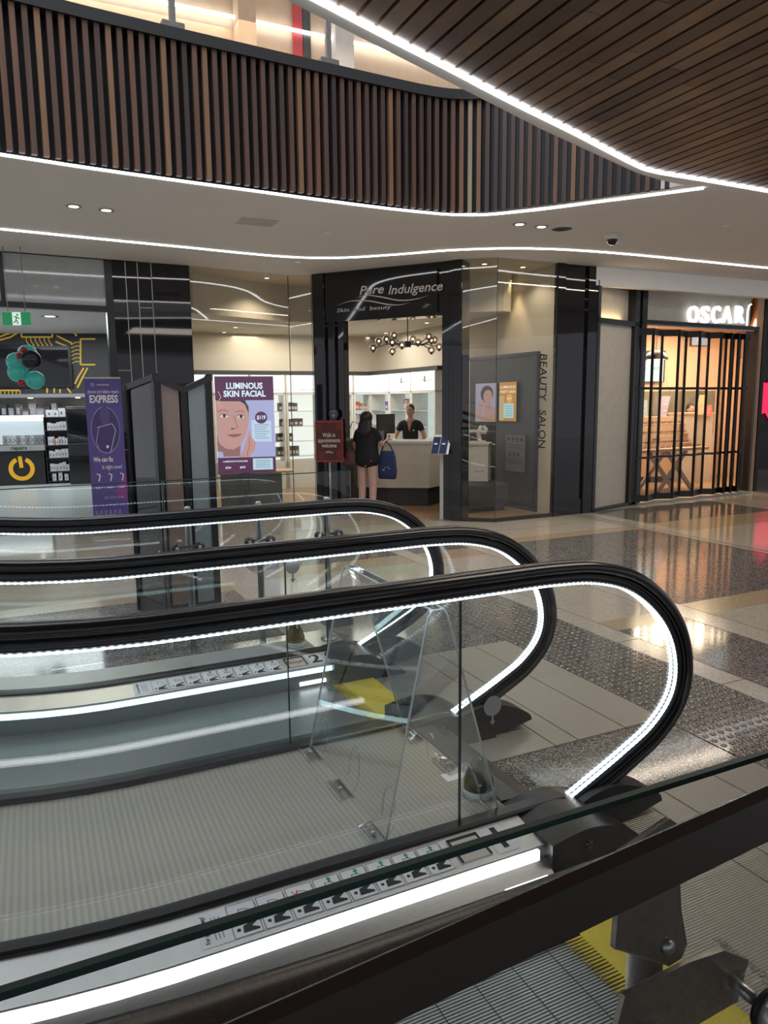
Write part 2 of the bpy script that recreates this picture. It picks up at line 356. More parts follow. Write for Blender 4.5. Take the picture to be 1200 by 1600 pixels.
# tactile paving
tp = thing('tactile_paving', 'dark tactile paving strip of raised studs beyond the travelator landings', 'tactile paving', W(3.19, 2.7), ANG)
tb = MB(); tb.box(-.33, .33, -2.4, 2.45, 0.0, .004, 't_dark'); tb.build('paver', tp)
st = MB(); k = 0
for i in range(12):
    for jx in range(88):
        x = -.30 + i*.0545; y = -2.36 + jx*.0545
        st.lathe([(.0165, .004), (.013, .008), (.006, .0095)], 'steel_stud' if 'steel_stud' in M else M.setdefault('steel_stud', mat('steel_stud', (.26, .235, .21), .25, metal=.8)), (x, y, 0), seg=8)
st.build('stud', tp, kind='stuff')
# ================================================================== CEILING with the void over the travelators
LED1 = [(-9.5, 4.9), (-7, 6.35), (-4.02, 8.12), (-3.48, 8.45), (-2.9, 8.8), (-2.27, 9.17), (-1.57, 9.6), (-1.04, 9.83), (-0.46, 9.87), (0.2, 9.70), (0.82, 9.48), (1.44, 9.40), (2.08, 9.46), (2.78, 9.68), (3.55, 10.01), (4.39, 10.41), (5.55, 10.96), (8.5, 12.3)]
LED2 = [(-9.5, 1.55), (-6, 3.77), (-2.82, 5.79), (-2.45, 6.03), (-2.04, 6.28), (-1.59, 6.54), (-1.09, 6.82), (-0.56, 7.12), (0.03, 7.43), (0.55, 7.66), (0.82, 7.73), (1.05, 7.73), (1.3, 7.65), (1.65, 7.50), (2.07, 7.28), (2.39, 7.12), (2.86, 6.87)]
LED3 = [(-6.5, -3.1), (-3, .75), (-.28, 3.73), (.38, 4.44), (.82, 4.92), (1.37, 5.49), (2.05, 6.22), (2.26, 6.39), (2.45, 6.49), (2.77, 6.64), (3.5, 7.0), (5.0, 7.75), (8.5, 9.5)]
FAS = [(-9.5, 1.40), (-6, 3.60), (-2.76, 5.68), (-2.0, 6.15), (-1.06, 6.68), (0.03, 7.28), (0.50, 7.52), (0.78, 7.60), (1.02, 7.59), (1.27, 7.50), (2.02, 7.13), (2.60, 6.83)]
NEAR = [(2.66, 6.79), (2.40, 6.64), (2.13, 6.44), (1.13, 5.43), (.4, 4.63), (-.43, 3.73), (-3.3, .55), (-6.8, -3.3), (-9.5, -3.3)]
hole1 = [(p[0]-.07, p[1]+.14) for p in FAS[:-1]] + [FAS[-1]] + NEAR
hole2 = LED3 + [(8.5, -4), (-6.5, -4)]
outer = [(-10, -6), (13, -6), (13, 11.9), (9.0, 13.49), (6.18, 12.18), (3.0, 10.71), (2.41, 10.42), (1.52, 9.98), (1.07, 10.09), (-1.02, 11.11), (-1.37, 11.18), (-2.6, 10.34), (-4.6, 9.25), (-10, 6.4)]
tri = tessellate_polygon([[Vector((*p, 0)) for p in L] for L in (outer, hole1, hole2)]); allp = outer + hole1 + hole2
c = MB(); fs = []
for a, b, d in tri:
    A, B, D_ = allp[a], allp[b], allp[d]; cc = (B[0]-A[0])*(D_[1]-A[1]) - (B[1]-A[1])*(D_[0]-A[0])
    fs.append((a, d, b) if cc > 0 else (a, b, d))
c.add([(*p, CZ) for p in allp], fs, 'plaster'); c.add([(*p, CZ+.12) for p in allp], [tuple(reversed(f)) for f in fs], 'plaster')
for L in (outer, hole1, hole2):
    for p, q in zip(L, L[1:]+L[:1]): c.add([(*p, CZ), (*q, CZ), (*q, CZ+.12), (*p, CZ+.12)], [(0, 1, 2, 3)], 'plaster')
struct(c, 'ceiling')
def led(path, label, w_=.03, z=CZ, m='led'):
    mb = ribbon([tuple(p) for p in catmull([(*p, 0) for p in path], 5)], w_, z-.012, z+.0, m); o = mb.build('led_strip'); return tag(o, label, 'light strip')
led(LED1, 'long curved white LED strip in the soffit just in front of the shopfronts')
led(LED2, 'white LED strip curving along the foot of the vertical timber slats', w_=.034)
led(LED3[:-1], 'straight white LED strip bordering the timber board ceiling', w_=.038, z=CZ+.004)
# timber board ceiling (one surface of boards running across)
tc_ = MB()
def clip(poly, s0, s1):
    def cut(P, f, keep):
        out = []
        for i in range(len(P)):
            a, b = P[i], P[(i+1) % len(P)]; ka, kb = keep(f(a)), keep(f(b))
            if ka: out.append(a)
            if ka != kb:
                t = None; fa, fb = f(a), f(b); v = s0 if keep is K0 else s1; t = (v-fa)/(fb-fa); out.append((a[0]+(b[0]-a[0])*t, a[1]+(b[1]-a[1])*t))
        return out
    K0 = lambda v: v >= s0; K1 = lambda v: v <= s1
    g = lambda p: p[0]*DX + p[1]*DY
    P = cut(poly, g, K0); return cut(P, g, K1) if len(P) > 2 else []
# region of the board ceiling, convex enough along s
reg = [(p[0], p[1]) for p in LED3] + [(8.5, 1.0), (0.5, 1.0), (-3.2, .4)]
pitch = .122; s = -5.0
def clip_o(P, v, keep_ge):
    out = []; f = lambda p: -p[0]*DY + p[1]*DX
    for i in range(len(P)):
        a, b = P[i], P[(i+1) % len(P)]; fa, fb = f(a), f(b); ka, kb = (fa >= v) == keep_ge, (fb >= v) == keep_ge
        if ka: out.append(a)
        if ka != kb: t = (v-fa)/(fb-fa); out.append((a[0]+(b[0]-a[0])*t, a[1]+(b[1]-a[1])*t))
    return out
while s < 12:
    P = clip(hole2, s, s+.100); o_ = -9 + random.uniform(0, 2)
    while len(P) > 2 and o_ < 9:
        nx_ = o_ + random.uniform(1.6, 3.2); Q = clip_o(P, o_, True)
        if len(Q) > 2: Q = clip_o(Q, nx_-.004, False)
        if len(Q) > 2: tc_.prism(Q, 2, CZ+.004, CZ+.03, random.choice(BOARDS))
        o_ = nx_
    s += pitch
tc_.prism(hole2, 2, CZ+.07, CZ+.09, 'ink')
struct(tc_, 'ceiling')
# vertical timber slat fascia of the upper floor edge
fa = MB(); P = catmull([(*p, 0) for p in FAS], 24); acc = 0; last = P[0]; nxt = .0
FT = 4.55
bk = MB(); ribbon([tuple(Vector(p[:2]) + Vector((-.26*.4, .9*.09))) for p in P[::6]], .02, CZ+.0, FT, 'ink', fa)
tot = 0
prev = P[0]
for p in P[1:]:
    seg = (p-prev).length
    while nxt <= tot+seg and seg > 0:
        t = (nxt-tot)/seg; q = prev.lerp(p, t); d = (p-prev).normalized(); n = Vector((-d.y, d.x, 0))
        mm = random.choices(WOODS, (5, 5, 5, 5, 2.6, .7, 2.2))[0]
        zt = FT-.02
        fa.obox((q.x+n.x*.03, q.y+n.y*.03, (CZ+zt)/2), d*.020, n*.024, (0, 0, (zt-CZ)/2), mm); nxt += .083
    tot += seg; prev = p
struct(fa, 'wall_atrium')
cap = MB(); ribbon([tuple(Vector(p[:2]) + Vector((-.03, .06))) for p in P[::6]], .17, FT-.03, FT+.06, 'beam', cap); struct(cap, 'trim_2')
# upper floor: slab, back wall, ceiling, balustrade glass
up = MB(); off = [(p[0]-.1, p[1]+.2) for p in FAS]
up.prism(off + [(9, 12), (9, 17), (-9.5, 17)], 2, CZ+.2, FT-.1, 'plaster'); struct(up, 'floor_upper')
gp = [tuple(Vector(p[:2]) + Vector((-.03, .06))) for p in P[::6]]
bal = thing('balustrade', 'clear glass balustrade standing on the upper floor above the timber slats', 'balustrade', (0, 7.5, FT))
bm_ = ribbon(gp, .012, FT+.06, FT+1.1, 'glass'); bo = bm_.build('glass_panel', bal, loc=(0, -7.5, -FT))
for px, py in ((265, 20), (512, 78)):
    b_ = Pp(px, py, (-2.0, 6.2), (.03, 7.33)); mb = MB(); a = ang_of((-2.0, 6.2), (.03, 7.33))
    mb.box(-.09, .09, -.04, .04, .0, .09, 'steel_dark'); mb.box(-.025, .025, -.02, .02, 0, 1.1, 'steel_dark'); x_ = b_.x; y_ = b_.y
    mb.build('clamp', bal, loc=(x_, y_+.07-7.5, .05), rz=a, bevel=.004)
# upstairs shopfronts
uw = MB(); A0, B0 = (-7.5, 9.0), (6.5, 15.6)
UL = math.hypot(B0[0]-A0[0], B0[1]-A0[1]); UA = ang_of(A0, B0)
M['up_cream'] = mat('upstairs_cream', (.62, .45, .30), .7); M['up_red'] = mat('upstairs_red', (.55, .03, .03), .6); M['up_white'] = mat('upstairs_white', (.7, .68, .65), .7)
def ux(px, py=60): q = Pp(px, py, A0, B0); return math.hypot(q.x-A0[0], q.y-A0[1])
uw.box(0, UL, .02, .2, FT-.1, 9.0, 'up_cream'); struct(uw, 'wall_upper', loc=(*A0, 0), rz=UA)
def uppanel(name, label, cat, x0, x1, m, z0=FT, z1=8.5, y=-.05, grp=None):
    mb = MB(); mb.box(0, x1-x0, y, .0, 0, z1-z0, m); o = mb.build(name, loc=(A0[0]+x0*math.cos(UA), A0[1]+x0*math.sin(UA), z0), rz=UA, bevel=.004); return tag(o, label, cat, grp)
uppanel('wall_banner', 'narrow red upright panel on the upstairs shopfront', 'panel', ux(457), ux(471), 'up_red')
uppanel('wall_banner', 'dark upright panel right of the narrow red one upstairs', 'panel', ux(472), ux(484), 'beam')
uppanel('column', 'pale grey column upstairs right of the dark panel', 'column', ux(515), ux(543), 'up_white', y=-.25)
uppanel('column', 'slim cream column upstairs, leftmost behind the glass balustrade', 'column', ux(365), ux(392), 'up_cream', y=-.3)
uppanel('shop_sign', 'bright red band at the right end of the upstairs shopfront', 'sign', ux(632), ux(760), lit((.9, .03, .04), .9), z0=5.0, z1=6.15)
uc = MB(); uc.box(0, UL, -3.2, .2, 7.6, 7.7, 'up_white'); struct(uc, 'ceiling_upper', loc=(*A0, 0), rz=UA)
ul = MB(); ul.box(3.0, 12.0, -.09, -.06, 7.1, 7.14, 'led'); tag(ul.build('led_strip', loc=(*A0, 0), rz=UA), 'thin white LED strip running along the upstairs shopfront', 'light strip')
# ceiling fittings
def dl(px, py, label, grp, m='lamp_warm', z=CZ, r=.055):
    p = Zp(px, py, z); t = thing('downlight', label, 'downlight', (*p, z), 0, grp)
    a = MB(); a.lathe([(r, -.006), (r, 0), (r*.78, 0), (r*.78, -.006)], 'steel'); a.build('trim_ring', t)
    b = MB(); b.lathe([(r*.74, -.004), (r*.5, -.008), (.01, -.009)], m); b.build('lamp', t); return p
for (x, y, n) in ((115, 322, 'leftmost'), (166, 328, 'second from left')): q = dl(x, y, '%s of the round downlights in the soffit at the left' % n, 'soffit downlights', r=.075); spot('downlight_beam', (q[0], q[1], CZ-.03), 70, 120)
for (x, y, n) in ((812, 350, 'left one of the pair'), (846, 354, 'right one of the pair')): q = dl(x, y, 'round downlight, %s right of the slat wall' % n, 'soffit downlights', r=.075); spot('downlight_beam', (q[0], q[1], CZ-.03), 80, 120)
t = MB(); q = Zp(402, 346, CZ); t.box(-.2, .2, -.16, .16, -.006, 0, 'up_white'); t.box(-.19, .19, -.15, .15, -.008, -.006, mat('hatch', (.50, .48, .45), .6)); tag(t.build('access_hatch', loc=(*q, CZ), rz=ANG, bevel=.002), 'square ceiling access hatch in the plaster soffit', 'hatch')
t = MB(); q = Zp(878, 357, CZ); t.lathe([(.11, -.004), (.11, 0)], mat('speaker_grille', (.42, .36, .29), .7)); t.lathe([(.115, -.006), (.115, 0), (.108, 0), (.108, -.006)], 'plaster'); tag(t.build('ceiling_speaker', loc=(*q, CZ)), 'flat round speaker grille in the soffit beside the right downlights', 'speaker')
t = thing('security_camera', 'white dome security camera under the soffit right of the downlights', 'camera', (*Zp(957, 366, CZ), CZ))
a = MB(); a.lathe([(.085, 0), (.085, -.03), (.07, -.06)], 'white'); a.build('housing', t); a = MB(); a.lathe([(.062, -.058), (.055, -.09), (.03, -.115), (.005, -.12)], 'black_gloss'); a.build('dome', t)
for px, py, l in ((1135, 352, 'small round smoke detector at the far right of the soffit'), (511, 363, 'small round smoke detector in the soffit right of the access hatch'), (465, 409, 'tiny round sprinkler plate in the soffit above the salon window')):
    a = MB(); a.lathe([(.045, 0), (.045, -.012), (.03, -.02), (.004, -.022)], 'white'); tag(a.build('smoke_detector', loc=(*Zp(px, py, CZ), CZ)), l, 'detector')
# ================================================================== TRAVELATORS
def rise(s): x = max(0., .35-s); return .2*x*x/1.7 if x < .85 else .2*.85/2 + .2*(x-.85)
SS = [-3.0, -2.2, -1.6, -1.2, -.9, -.7, -.5, -.35, -.2, -.05, .1, .25, .4]
def sweep_s(mb, prof, s1, m, s0=-3.0, mats=None):
    """sweep an (o,z) polygon along s following the rise"""
    st_ = [x for x in SS if s0 < x < s1]; st_ = [s0] + st_ + [s1]; n = len(prof); vs = []; fs = []
    for x in st_: vs += [(x, o, z + rise(x)) for o, z in prof]
    for i in range(len(st_)-1):
        for k in range(n): fs.append((i*n+k, (i+1)*n+k, (i+1)*n+(k+1) % n, i*n+(k+1) % n))
    fs += [tuple(range(n)), tuple(reversed(range((len(st_)-1)*n, len(st_)*n)))]
    return mb.add(vs, fs, m)
LOOP = [(1.05, 1.062), (1.4, 1.063), (1.66, 1.062), (1.86, 1.045), (2.05, .985), (2.21, .865), (2.31, .72), (2.345, .56), (2.31, .42), (2.20, .30), (2.04, .21), (1.86, .125), (1.74, .07)]
def rail_path():
    pts = [(x, 1.062+rise(x), 0) for x in SS] + [(x, z, 0) for x, z in LOOP]
    a = [Vector(p) for p in pts[:len(SS)]]; b = catmull(pts[len(SS):], 14)
    return a + [Vector((.7, 1.062, 0))] + b
def sweep_rail(mb, path, o, prof, m, alt=None, step=None):
    n = len(prof); vs = []; N_ = len(path)
    for i, p in enumerate(path):
        t = (path[min(N_-1, i+1)] - path[max(0, i-1)]).normalized(); nn = Vector((-t.y, t.x))
        for a, b in prof: vs.append((p.x+nn.x*b, o+a, p.y+nn.y*b))
    base = len(mb.v); mb.v += vs; k0 = mb.mi(m); k1 = mb.mi(alt) if alt else k0
    for i in range(N_-1):
        for k in range(n):
            mb.f.append([base+i*n+k, base+i*n+(k+1) % n, base+(i+1)*n+(k+1) % n, base+(i+1)*n+k]); mb.m.append(k1 if (alt and i % 2) else k0); mb.sm.append(n > 5)
    mb.f.append([base+k for k in reversed(range(n))]); mb.m.append(k0); mb.sm.append(False)
    mb.f.append([base+(N_-1)*n+k for k in range(n)]); mb.m.append(k0); mb.sm.append(False)
def resample(path, step):
    out = [path[0]]; d = 0
    for a, b in zip(path, path[1:]):
        L = (b-a).length; x = step-d
        while x <= L: out.append(a.lerp(b, x/L)); x += step
        d = (d+L) % step if L else d
        d = L-(x-step)
    return out
RAILP0 = [(-.040, -.012), (-.037, .002), (-.028, .011), (-.010, .0145), (.010, .0145), (.028, .011), (.037, .002), (.040, -.012), (.034, -.024), (.024, -.026), (-.024, -.026), (-.034, -.024)]
PATH0 = rail_path()
def bal_side(root, o, inner, brown=False, joints=(), ledsides=(-1, 1)):
    RAILP = [(a*.70, b*.8) for a, b in RAILP0] if brown else RAILP0; PATH = PATH0
    """handrail, guide, LED line and glass of one balustrade; inner = +1/-1 side of the moving belt"""
    rm = 'rubber_brown' if brown else 'rubber'
    a = MB(); sweep_rail(a, PATH, o, RAILP, rm); a.build('handrail', root, label='black rubber handrail')
    a = MB(); sweep_rail(a, PATH, o, [(-.016, -.024), (.016, -.024), (.012, -.058), (-.012, -.058)] if brown else [(-.024, -.027), (.024, -.027), (.021, -.058), (.016, -.066), (-.016, -.066), (-.021, -.058)], 'guide')
    if not brown: sweep_rail(a, PATH, o, [(-.030, -.034), (.030, -.034), (.030, -.040), (-.030, -.040)], 'black'); a.build('handrail_guide', root)
    R = resample(PATH[6:], .011)
    a = MB()
    if ledsides: pass
    for sg in ledsides: sweep_rail(a, R, o+sg*.0125, [(-.0065, -.067), (.0065, -.067), (.0065, -.072), (-.0065, -.072)], 'led_cool', 'led_dim')
    if ledsides: a.build('led_line', root, label='cool white LED line under the handrail')
    # glass pane follows the loop
    ins = []
    for i, p in enumerate(PATH):
        t_ = (PATH[min(len(PATH)-1, i+1)] - PATH[max(0, i-1)]).normalized(); ins.append((p.x+t_.y*.064, p.y-t_.x*.064))
    bot = [(1.70, .12), (.4, .12)] + [(x, .12+rise(x)) for x in reversed(SS[:-1])]
    a = MB(); a.prism(ins + bot, 1, o-.005, o+.005, 'glass'); a.build('glass_panel', root)
    for s_ in joints:
        a = MB(); a.box(s_-.002, s_+.002, o-.006, o+.006, .14, .99, 'black'); a.build('glass_joint', root)
    a = MB(); sweep_s(a, [(o-.03, .10), (o+.03, .10), (o+.03, .165), (o+.022, .172), (o-.022, .172), (o-.03, .165)], 1.72, 'black'); a.build('glass_clamp', root)
def deck(root, o0, o1, z0, z1, s1, m='alu', name='deck_panel', zb=-.03):
    a = MB(); lo = [(o0, z0), (o1, z1), (o1, zb), (o0, zb)]; sweep_s(a, lo, s1, m); return a.build(name, root)
BZ = .010
def newel(root, o, inner):
    """dark nose at the end of the deck where the handrail dips in"""
    a = MB()
    w0, w1 = (o-.23, o+.07) if inner < 0 else (o-.07, o+.23)
    top = [(p.x, p.y) for p in catmull([(1.50, .150, 0), (1.60, .168, 0), (1.70, .168, 0), (1.80, .140, 0), (1.89, .085, 0), (1.95, .03, 0), (1.97, .001, 0)], 5)]
    a.prism([(1.50, .001)] + top, 1, w0, w1, 'black'); a.build('newel_cap', root, bevel=.022, seg=4)
    top = [(p.x, p.y) for p in catmull([(1.72, .12, 0), (1.84, .165, 0), (1.96, .17, 0), (2.08, .135, 0), (2.17, .085, 0), (2.19, .05, 0)], 5)]
    a = MB(); a.prism([(1.80, .03)] + top + [(2.05, .02)], 1, o-.055, o+.055, 'ink'); a.build('handrail_inlet', root, bevel=.016, seg=3)
    a = MB(); a.lathe([(.018, -.004), (.018, .004), (.008, .006)], 'guide', (1.66, w0 if inner < 0 else w0-.0, .11), seg=14, axis=1); a.build('key_switch', root)
def pallet(root, o0, o1, sc, joints=True):
    a = MB(); st_ = [x for x in SS] + [sc]; vs = []
    for x in st_: vs += [(x, o0, BZ+rise(x)), (x, o1, BZ+rise(x))]
    a.add(vs, [(2*i, 2*i+2, 2*i+3, 2*i+1) for i in range(len(st_)-1)], 'belt')
    # pallet joints across the belt
    x = sc-.13
    while joints and x > -2.9:
        a.box(x-.0012, x+.0012, o0, o1, BZ+rise(x)-.01, BZ+rise(x)+.0004, 'guide'); x -= .133
    a.build('pallet_belt', root)
def comb(root, o0, o1, sc):
    a = MB(); a.box(sc+.0, sc+.20, o0, o1, .003, .016, 'yellow'); a.build('comb_plate', root, bevel=.002, label='yellow comb plate')
    a = MB(); y = o0+.005
    while y < o1-.006: a.prism([(sc-.060, y+.003), (sc+.004, y+.0005), (sc+.004, y+.0085), (sc-.060, y+.0055)], 2, BZ+.001, .015, 'yellow'); y += .0125
    a.build('comb_teeth', root, kind='stuff')
def landing(root, o0, o1, s0, cuts):
    for x0, x1 in zip([s0]+cuts[:-1], cuts):
        a = MB(); a.box(x0+.003, x1-.003, o0, o1, -.01, .006, 'landing'); a.box(x0-.003, x0+.003, o0, o1, -.01, .004, 'ink'); a.build('landing_plate', root)
# safety sticker artwork, laid on the sloping deck: local u along s (upwards text runs across)
def stickers(root, oa, za, ob, zb_, s0, s1, n, num):
    """oa,za near (belt) edge; ob,zb_ glass edge"""
    H_ = math.hypot(ob-oa, zb_-za); ud = ((ob-oa)/H_, (zb_-za)/H_)
    def mk(sa): # map art coordinates (x along s, z across deck) onto the deck
        def xf(p): x, y, z = p; return (sa+x, oa+ud[0]*z+(-ud[1])*(-y)*-1, za+ud[1]*z+ud[0]*(-y))
        return xf
    def flush(mb, sa):
        f = mk(sa); mb.v = [f(v) for v in mb.v]; return mb
    w_ = (s1-s0)/n
    for i in range(n):
        a = MB(); x1 = w_*.93; z0, z1 = H_*.06, H_*.94; h = z1-z0
        a.rect(0, z0, w_*.985, z1, flat((.66, .68, .72)), -.0008)
        if i == 0:
            a.text('For your safety!', w_*.22, (z0+z1)/2, w_*.20, 'ink', -.0016, rot=math.pi/2, width=h*.8, bold=.02)
            for q in (.48, .6, .72): a.line([(w_*q, z0+h*.15), (w_*q, z0+h*.8)], w_*.035, flat((.25, .25, .27)), -.0016)
        else:
            T = w_*.018
            a.line([(0+T, z0+T), (x1, z0+T), (x1, z1-T), (T, z1-T), (T, z0+T)], T, 'ink', -.0014)
            # person lying along the strip, head to the near edge
            a.disc(w_*.20, z0+h*.22, w_*.065, w_*.065, 'ink', -.0016, 14)
            a.poly([(w_*.32, z0+h*.10), (w_*.36, z0+h*.30), (w_*.60, z0+h*.36), (w_*.84, z0+h*.42), (w_*.86, z0+h*.36), (w_*.62, z0+h*.24), (w_*.85, z0+h*.16), (w_*.85, z0+h*.10), (w_*.55, z0+h*.10)], 'ink', -.0016)
            a.line([(w_*.38, z0+h*.62), (w_*.66, z0+h*.62), (w_*.72, z0+h*.48), (w_*.86, z0+h*.44)], T*1.2, 'ink', -.0016)
            a.line([(w_*.38, z0+h*.62), (w_*.36, z0+h*.80), (w_*.62, z0+h*.78), (w_*.80, z0+h*.60)], T*1.2, 'ink', -.0016)
            if i == 3: a.line([(w_*.2, z0+h*.55), (w_*.4, z0+h*.85)], T*1.6, flat((.7, .03, .03)), -.0018); a.line([(w_*.2, z0+h*.85), (w_*.4, z0+h*.55)], T*1.6, flat((.7, .03, .03)), -.0018)
            if i > 3: a.poly([(w_*.46, z0+h*.88), (w_*.56, z0+h*.97), (w_*.66, z0+h*.88), (w_*.60, z0+h*.88), (w_*.60, z0+h*.78), (w_*.52, z0+h*.78), (w_*.52, z0+h*.88)], flat((.02, .28, .12)), -.0018)
            if i > 1: a.ring(w_*.48, z0+h*.62, w_*.13, T, flat((.6, .05, .05)), -.0019, n=16)
            for q in (.90, .955): a.line([(w_*q, z0+h*.3), (w_*q, z0+h*.9)], w_*.012, flat((.3, .3, .32)), -.0014)
        flush(a, s0+i*w_).build('safety_sticker', root, label='white sticker with a black pictogram' if i else 'white sticker reading For your safety')
    a = MB(); a.prism([(s1+.02, .10), (s1+.13, .10), (s1+.13, .90), (s1+.02, .90)], 1, 0, .01, 'guide'); a = MB()
    a.box(.0, .12, -.004, 0, H_*.12, H_*.88, flat((.45, .43, .40))); a.box(.0, .12, -.006, -.004, H_*.80, H_*.88, 'ink'); a.box(0, .008, -.006, -.004, H_*.12, H_*.88, 'ink'); a.box(.112, .12, -.006, -.004, H_*.12, H_*.88, 'ink')
    a.text('STOP', .06, H_*.42, .035, flat((.45, .05, .05)), -.0065, width=.085, bold=.01); flush(a, s1+.025).build('stop_button', root, label='emergency stop cover reading STOP')
    a = MB(); a.rect(0, H_*.06, .085, H_*.94, flat((.60, .62, .66)), -.0008); a.text(str(num), .045, H_*.5, H_*.95, 'ink', -.0018, bold=.03); flush(a, s1+.165).build('number_label', root, label='number %d label' % num)
# --- near travelator (between the barrier glass and the wide steel deck)
OA, OB, OC, OD = .645, 2.07, 2.93, 4.07
T1 = thing('travelator', 'nearest travelator, deck sticker numbered 1, with yellow comb at its foot', 'travelator', (0, 0, 0), ANG)
bal_side(T1, OA, 1, brown=True, ledsides=()); bal_side(T1, OB, -1, joints=(1.27,))
deck(T1, OB-.185, OB-.03, .132, .155, 1.50, 'alu', 'inner_deck', .128)
deck(T1, OB-.19, OB-.03, .128, .128, 1.50, 'steel', 'skirt_panel', BZ+.04)
a = MB(); sweep_s(a, [(OB-.199, .124), (OB-.191, .124), (OB-.191, .088), (OB-.199, .088)], 1.47, 'led_skirt'); a.build('skirt_light', T1, label='bright white skirt light strip')
a = MB(); a.box(1.30, 1.47, 1.822, 1.828, .046, .060, 'led_skirt'); a.build('comb_light', T1)
a = MB(); sweep_s(a, [(1.60, .016), (1.785, .022), (1.785, .004), (1.60, .004)], 1.42, mat('brush_black', (.004, .004, .005), .95, spec=.1)); a.build('skirt_brush', T1, label='black skirt brush')
a = MB(); sweep_s(a, [(1.785, .022), (1.871, .088), (1.8725, .088), (1.8725, .005), (1.785, .005)], 1.50, 'steel'); a.build('skirt_panel', T1)
deck(T1, OA+.03, OA+.14, .15, .13, 1.5, 'black', 'inner_deck', .005)
deck(T1, OA-.05, OA+.03, .15, .15, 1.5, 'black', 'outer_deck', .005)
pallet(T1, OA+.14, OB-.19, 1.42); comb(T1, OA+.14, 1.62, 1.42); a = MB(); sweep_s(a, [(OA+.141, .125), (OA+.147, .125), (OA+.147, .098), (OA+.141, .098)], 1.47, 'led_skirt'); a.build('skirt_light', T1, label='white skirt light strip on the near side')
landing(T1, OA+.10, OB+.08, 1.60, [2.17, 2.31, 2.61, 2.87])
newel(T1, OB, -1); newel(T1, OA, 1)
stickers(T1, OB-.178, .1336, OB-.034, .1545, .33, 1.16, 9, 1)
# maker's name cast into the landing plate
a = MB(); q = SO(Zp(1160, 1500, .006)); a.text('Schindler', 0, 0, .055, mat('cast_letters', (.16, .15, .14), .4, metal=.6), 0, rot=-math.pi/2+math.pi, xf=lambda p: (p[0]+q[0], p[2]+q[1], .0075)); 
q2 = SO(Zp(1135, 1505, .006)); R_ = []
for i in range(24): R_.append((q2[0]+.045*math.cos(i*math.pi/12), q2[1]+.045*math.sin(i*math.pi/12), .009))
a.tube(R_, .004, mat('cast_letters'), 6, closed=True); a.tube([(x*.45+q2[0]*.55, y*.45+q2[1]*.55, z) for x, y, z in R_], .004, mat('cast_letters'), 6, closed=True); a.build('cast_name', T1)
# --- far travelator
T2 = thing('travelator', 'second travelator beyond the wide steel deck, deck sticker numbered 2', 'travelator', (0, 0, 0), ANG)
bal_side(T2, OC, 1, joints=(.93,)); bal_side(T2, OD, -1, joints=(1.55,))
deck(T2, OD-.185, OD-.03, .132, .155, 1.55, 'alu', 'inner_deck', .128)
deck(T2, OD-.19, OD-.03, .128, .128, 1.55, 'steel', 'skirt_panel', .008)
a = MB(); sweep_s(a, [(OD-.197, .122), (OD-.191, .122), (OD-.191, .094), (OD-.197, .094)], 1.50, 'led_skirt_cool'); a.build('skirt_light', T2, label='pale blue skirt light strip')
a = MB(); a.box(1.30, 1.46, OD-.194, OD-.19, .03, .05, 'led_skirt'); a.build('comb_light', T2)
deck(T2, OC+.03, OC+.14, .15, .13, 1.5, 'black', 'inner_deck', .005)
a = MB(); sweep_s(a, [(OC+.141, .125), (OC+.147, .125), (OC+.147, .098), (OC+.141, .098)], 1.50, 'led_skirt_cool'); a.build('skirt_light', T2, label='pale blue skirt light strip on the near side')
pallet(T2, OC+.14, OD-.19, 1.55, False); comb(T2, OC+.14, OD-.19, 1.55); landing(T2, OC-.27, OD+.0, 1.75, [2.17, 2.31, 2.61, 2.87])
newel(T2, OC, 1); newel(T2, OD, -1)
stickers(T2, OD-.178, .1336, OD-.034, .1545, .40, 1.22, 9, 2)
deck(T2, OD+.03, OD+.30, .150, .145, 1.5, 'alu', 'outer_deck', .005)
# --- the wide steel deck between the two
wd = thing('deck_cover', 'wide brushed steel cover between the two travelators', 'cover', (0, 0, 0), ANG)
a = MB(); sweep_s(a, [(OB+.03, .150), (OC-.03, .150), (OC-.03, .004), (OB+.03, .004)], 1.50, 'steel_warm'); a.build('cover_panel', wd)
a = MB(); a.prism([(1.505, .004), (1.505, .150), (1.60, .145), (1.70, .10), (1.74, .03), (1.74, .004)], 1, OB+.075, OC-.075, 'deck_grey'); a.build('end_nose', wd, bevel=.008)
a = MB(); a.box(1.40, 1.49, OB+.30, OB+.36, .150, .1508, 'white_paper'); a.build('small_label', wd)
def recentre(root, o):
    root.location = (*W(0, o), 0)
    for c_ in root.children: c_.location.y -= o
recentre(T1, (OA+OB)/2); recentre(T2, (OC+OD)/2); recentre(wd, 2.5)
# acrylic anti-climb barrier on the deck
ab = thing('acrylic_barrier', 'clear folded acrylic anti-climb barrier standing on the steel deck', 'barrier', W(1.2, 2.5), ANG)
def loc2(s, o): return (s-1.2, o-2.5)
a = MB(); zt = .93
pr = [(-.20, .17), (-.035, zt), (-.02, zt+.02), (.02, zt+.02), (.035, zt), (.25, .17), (.256, .17), (.041, zt), (.024, zt+.026), (-.024, zt+.026), (-.041, zt), (-.206, .17)]
a.prism(pr, 1, -.40, .36, 'acrylic'); a.build('sheet', ab)
a = MB()
for y in (-.40, .36):
    a.tube([(-.203, y, .17), (-.038, y, zt), (-.022, y, zt+.023), (.022, y, zt+.023), (.038, y, zt), (.253, y, .17)], .004, 'acrylic_edge', 6)
for x in (-.022, .022): a.tube([(x, -.40, zt+.023), (x, .36, zt+.023)], .004, 'acrylic_edge', 6)
a.build('polished_edge', ab)
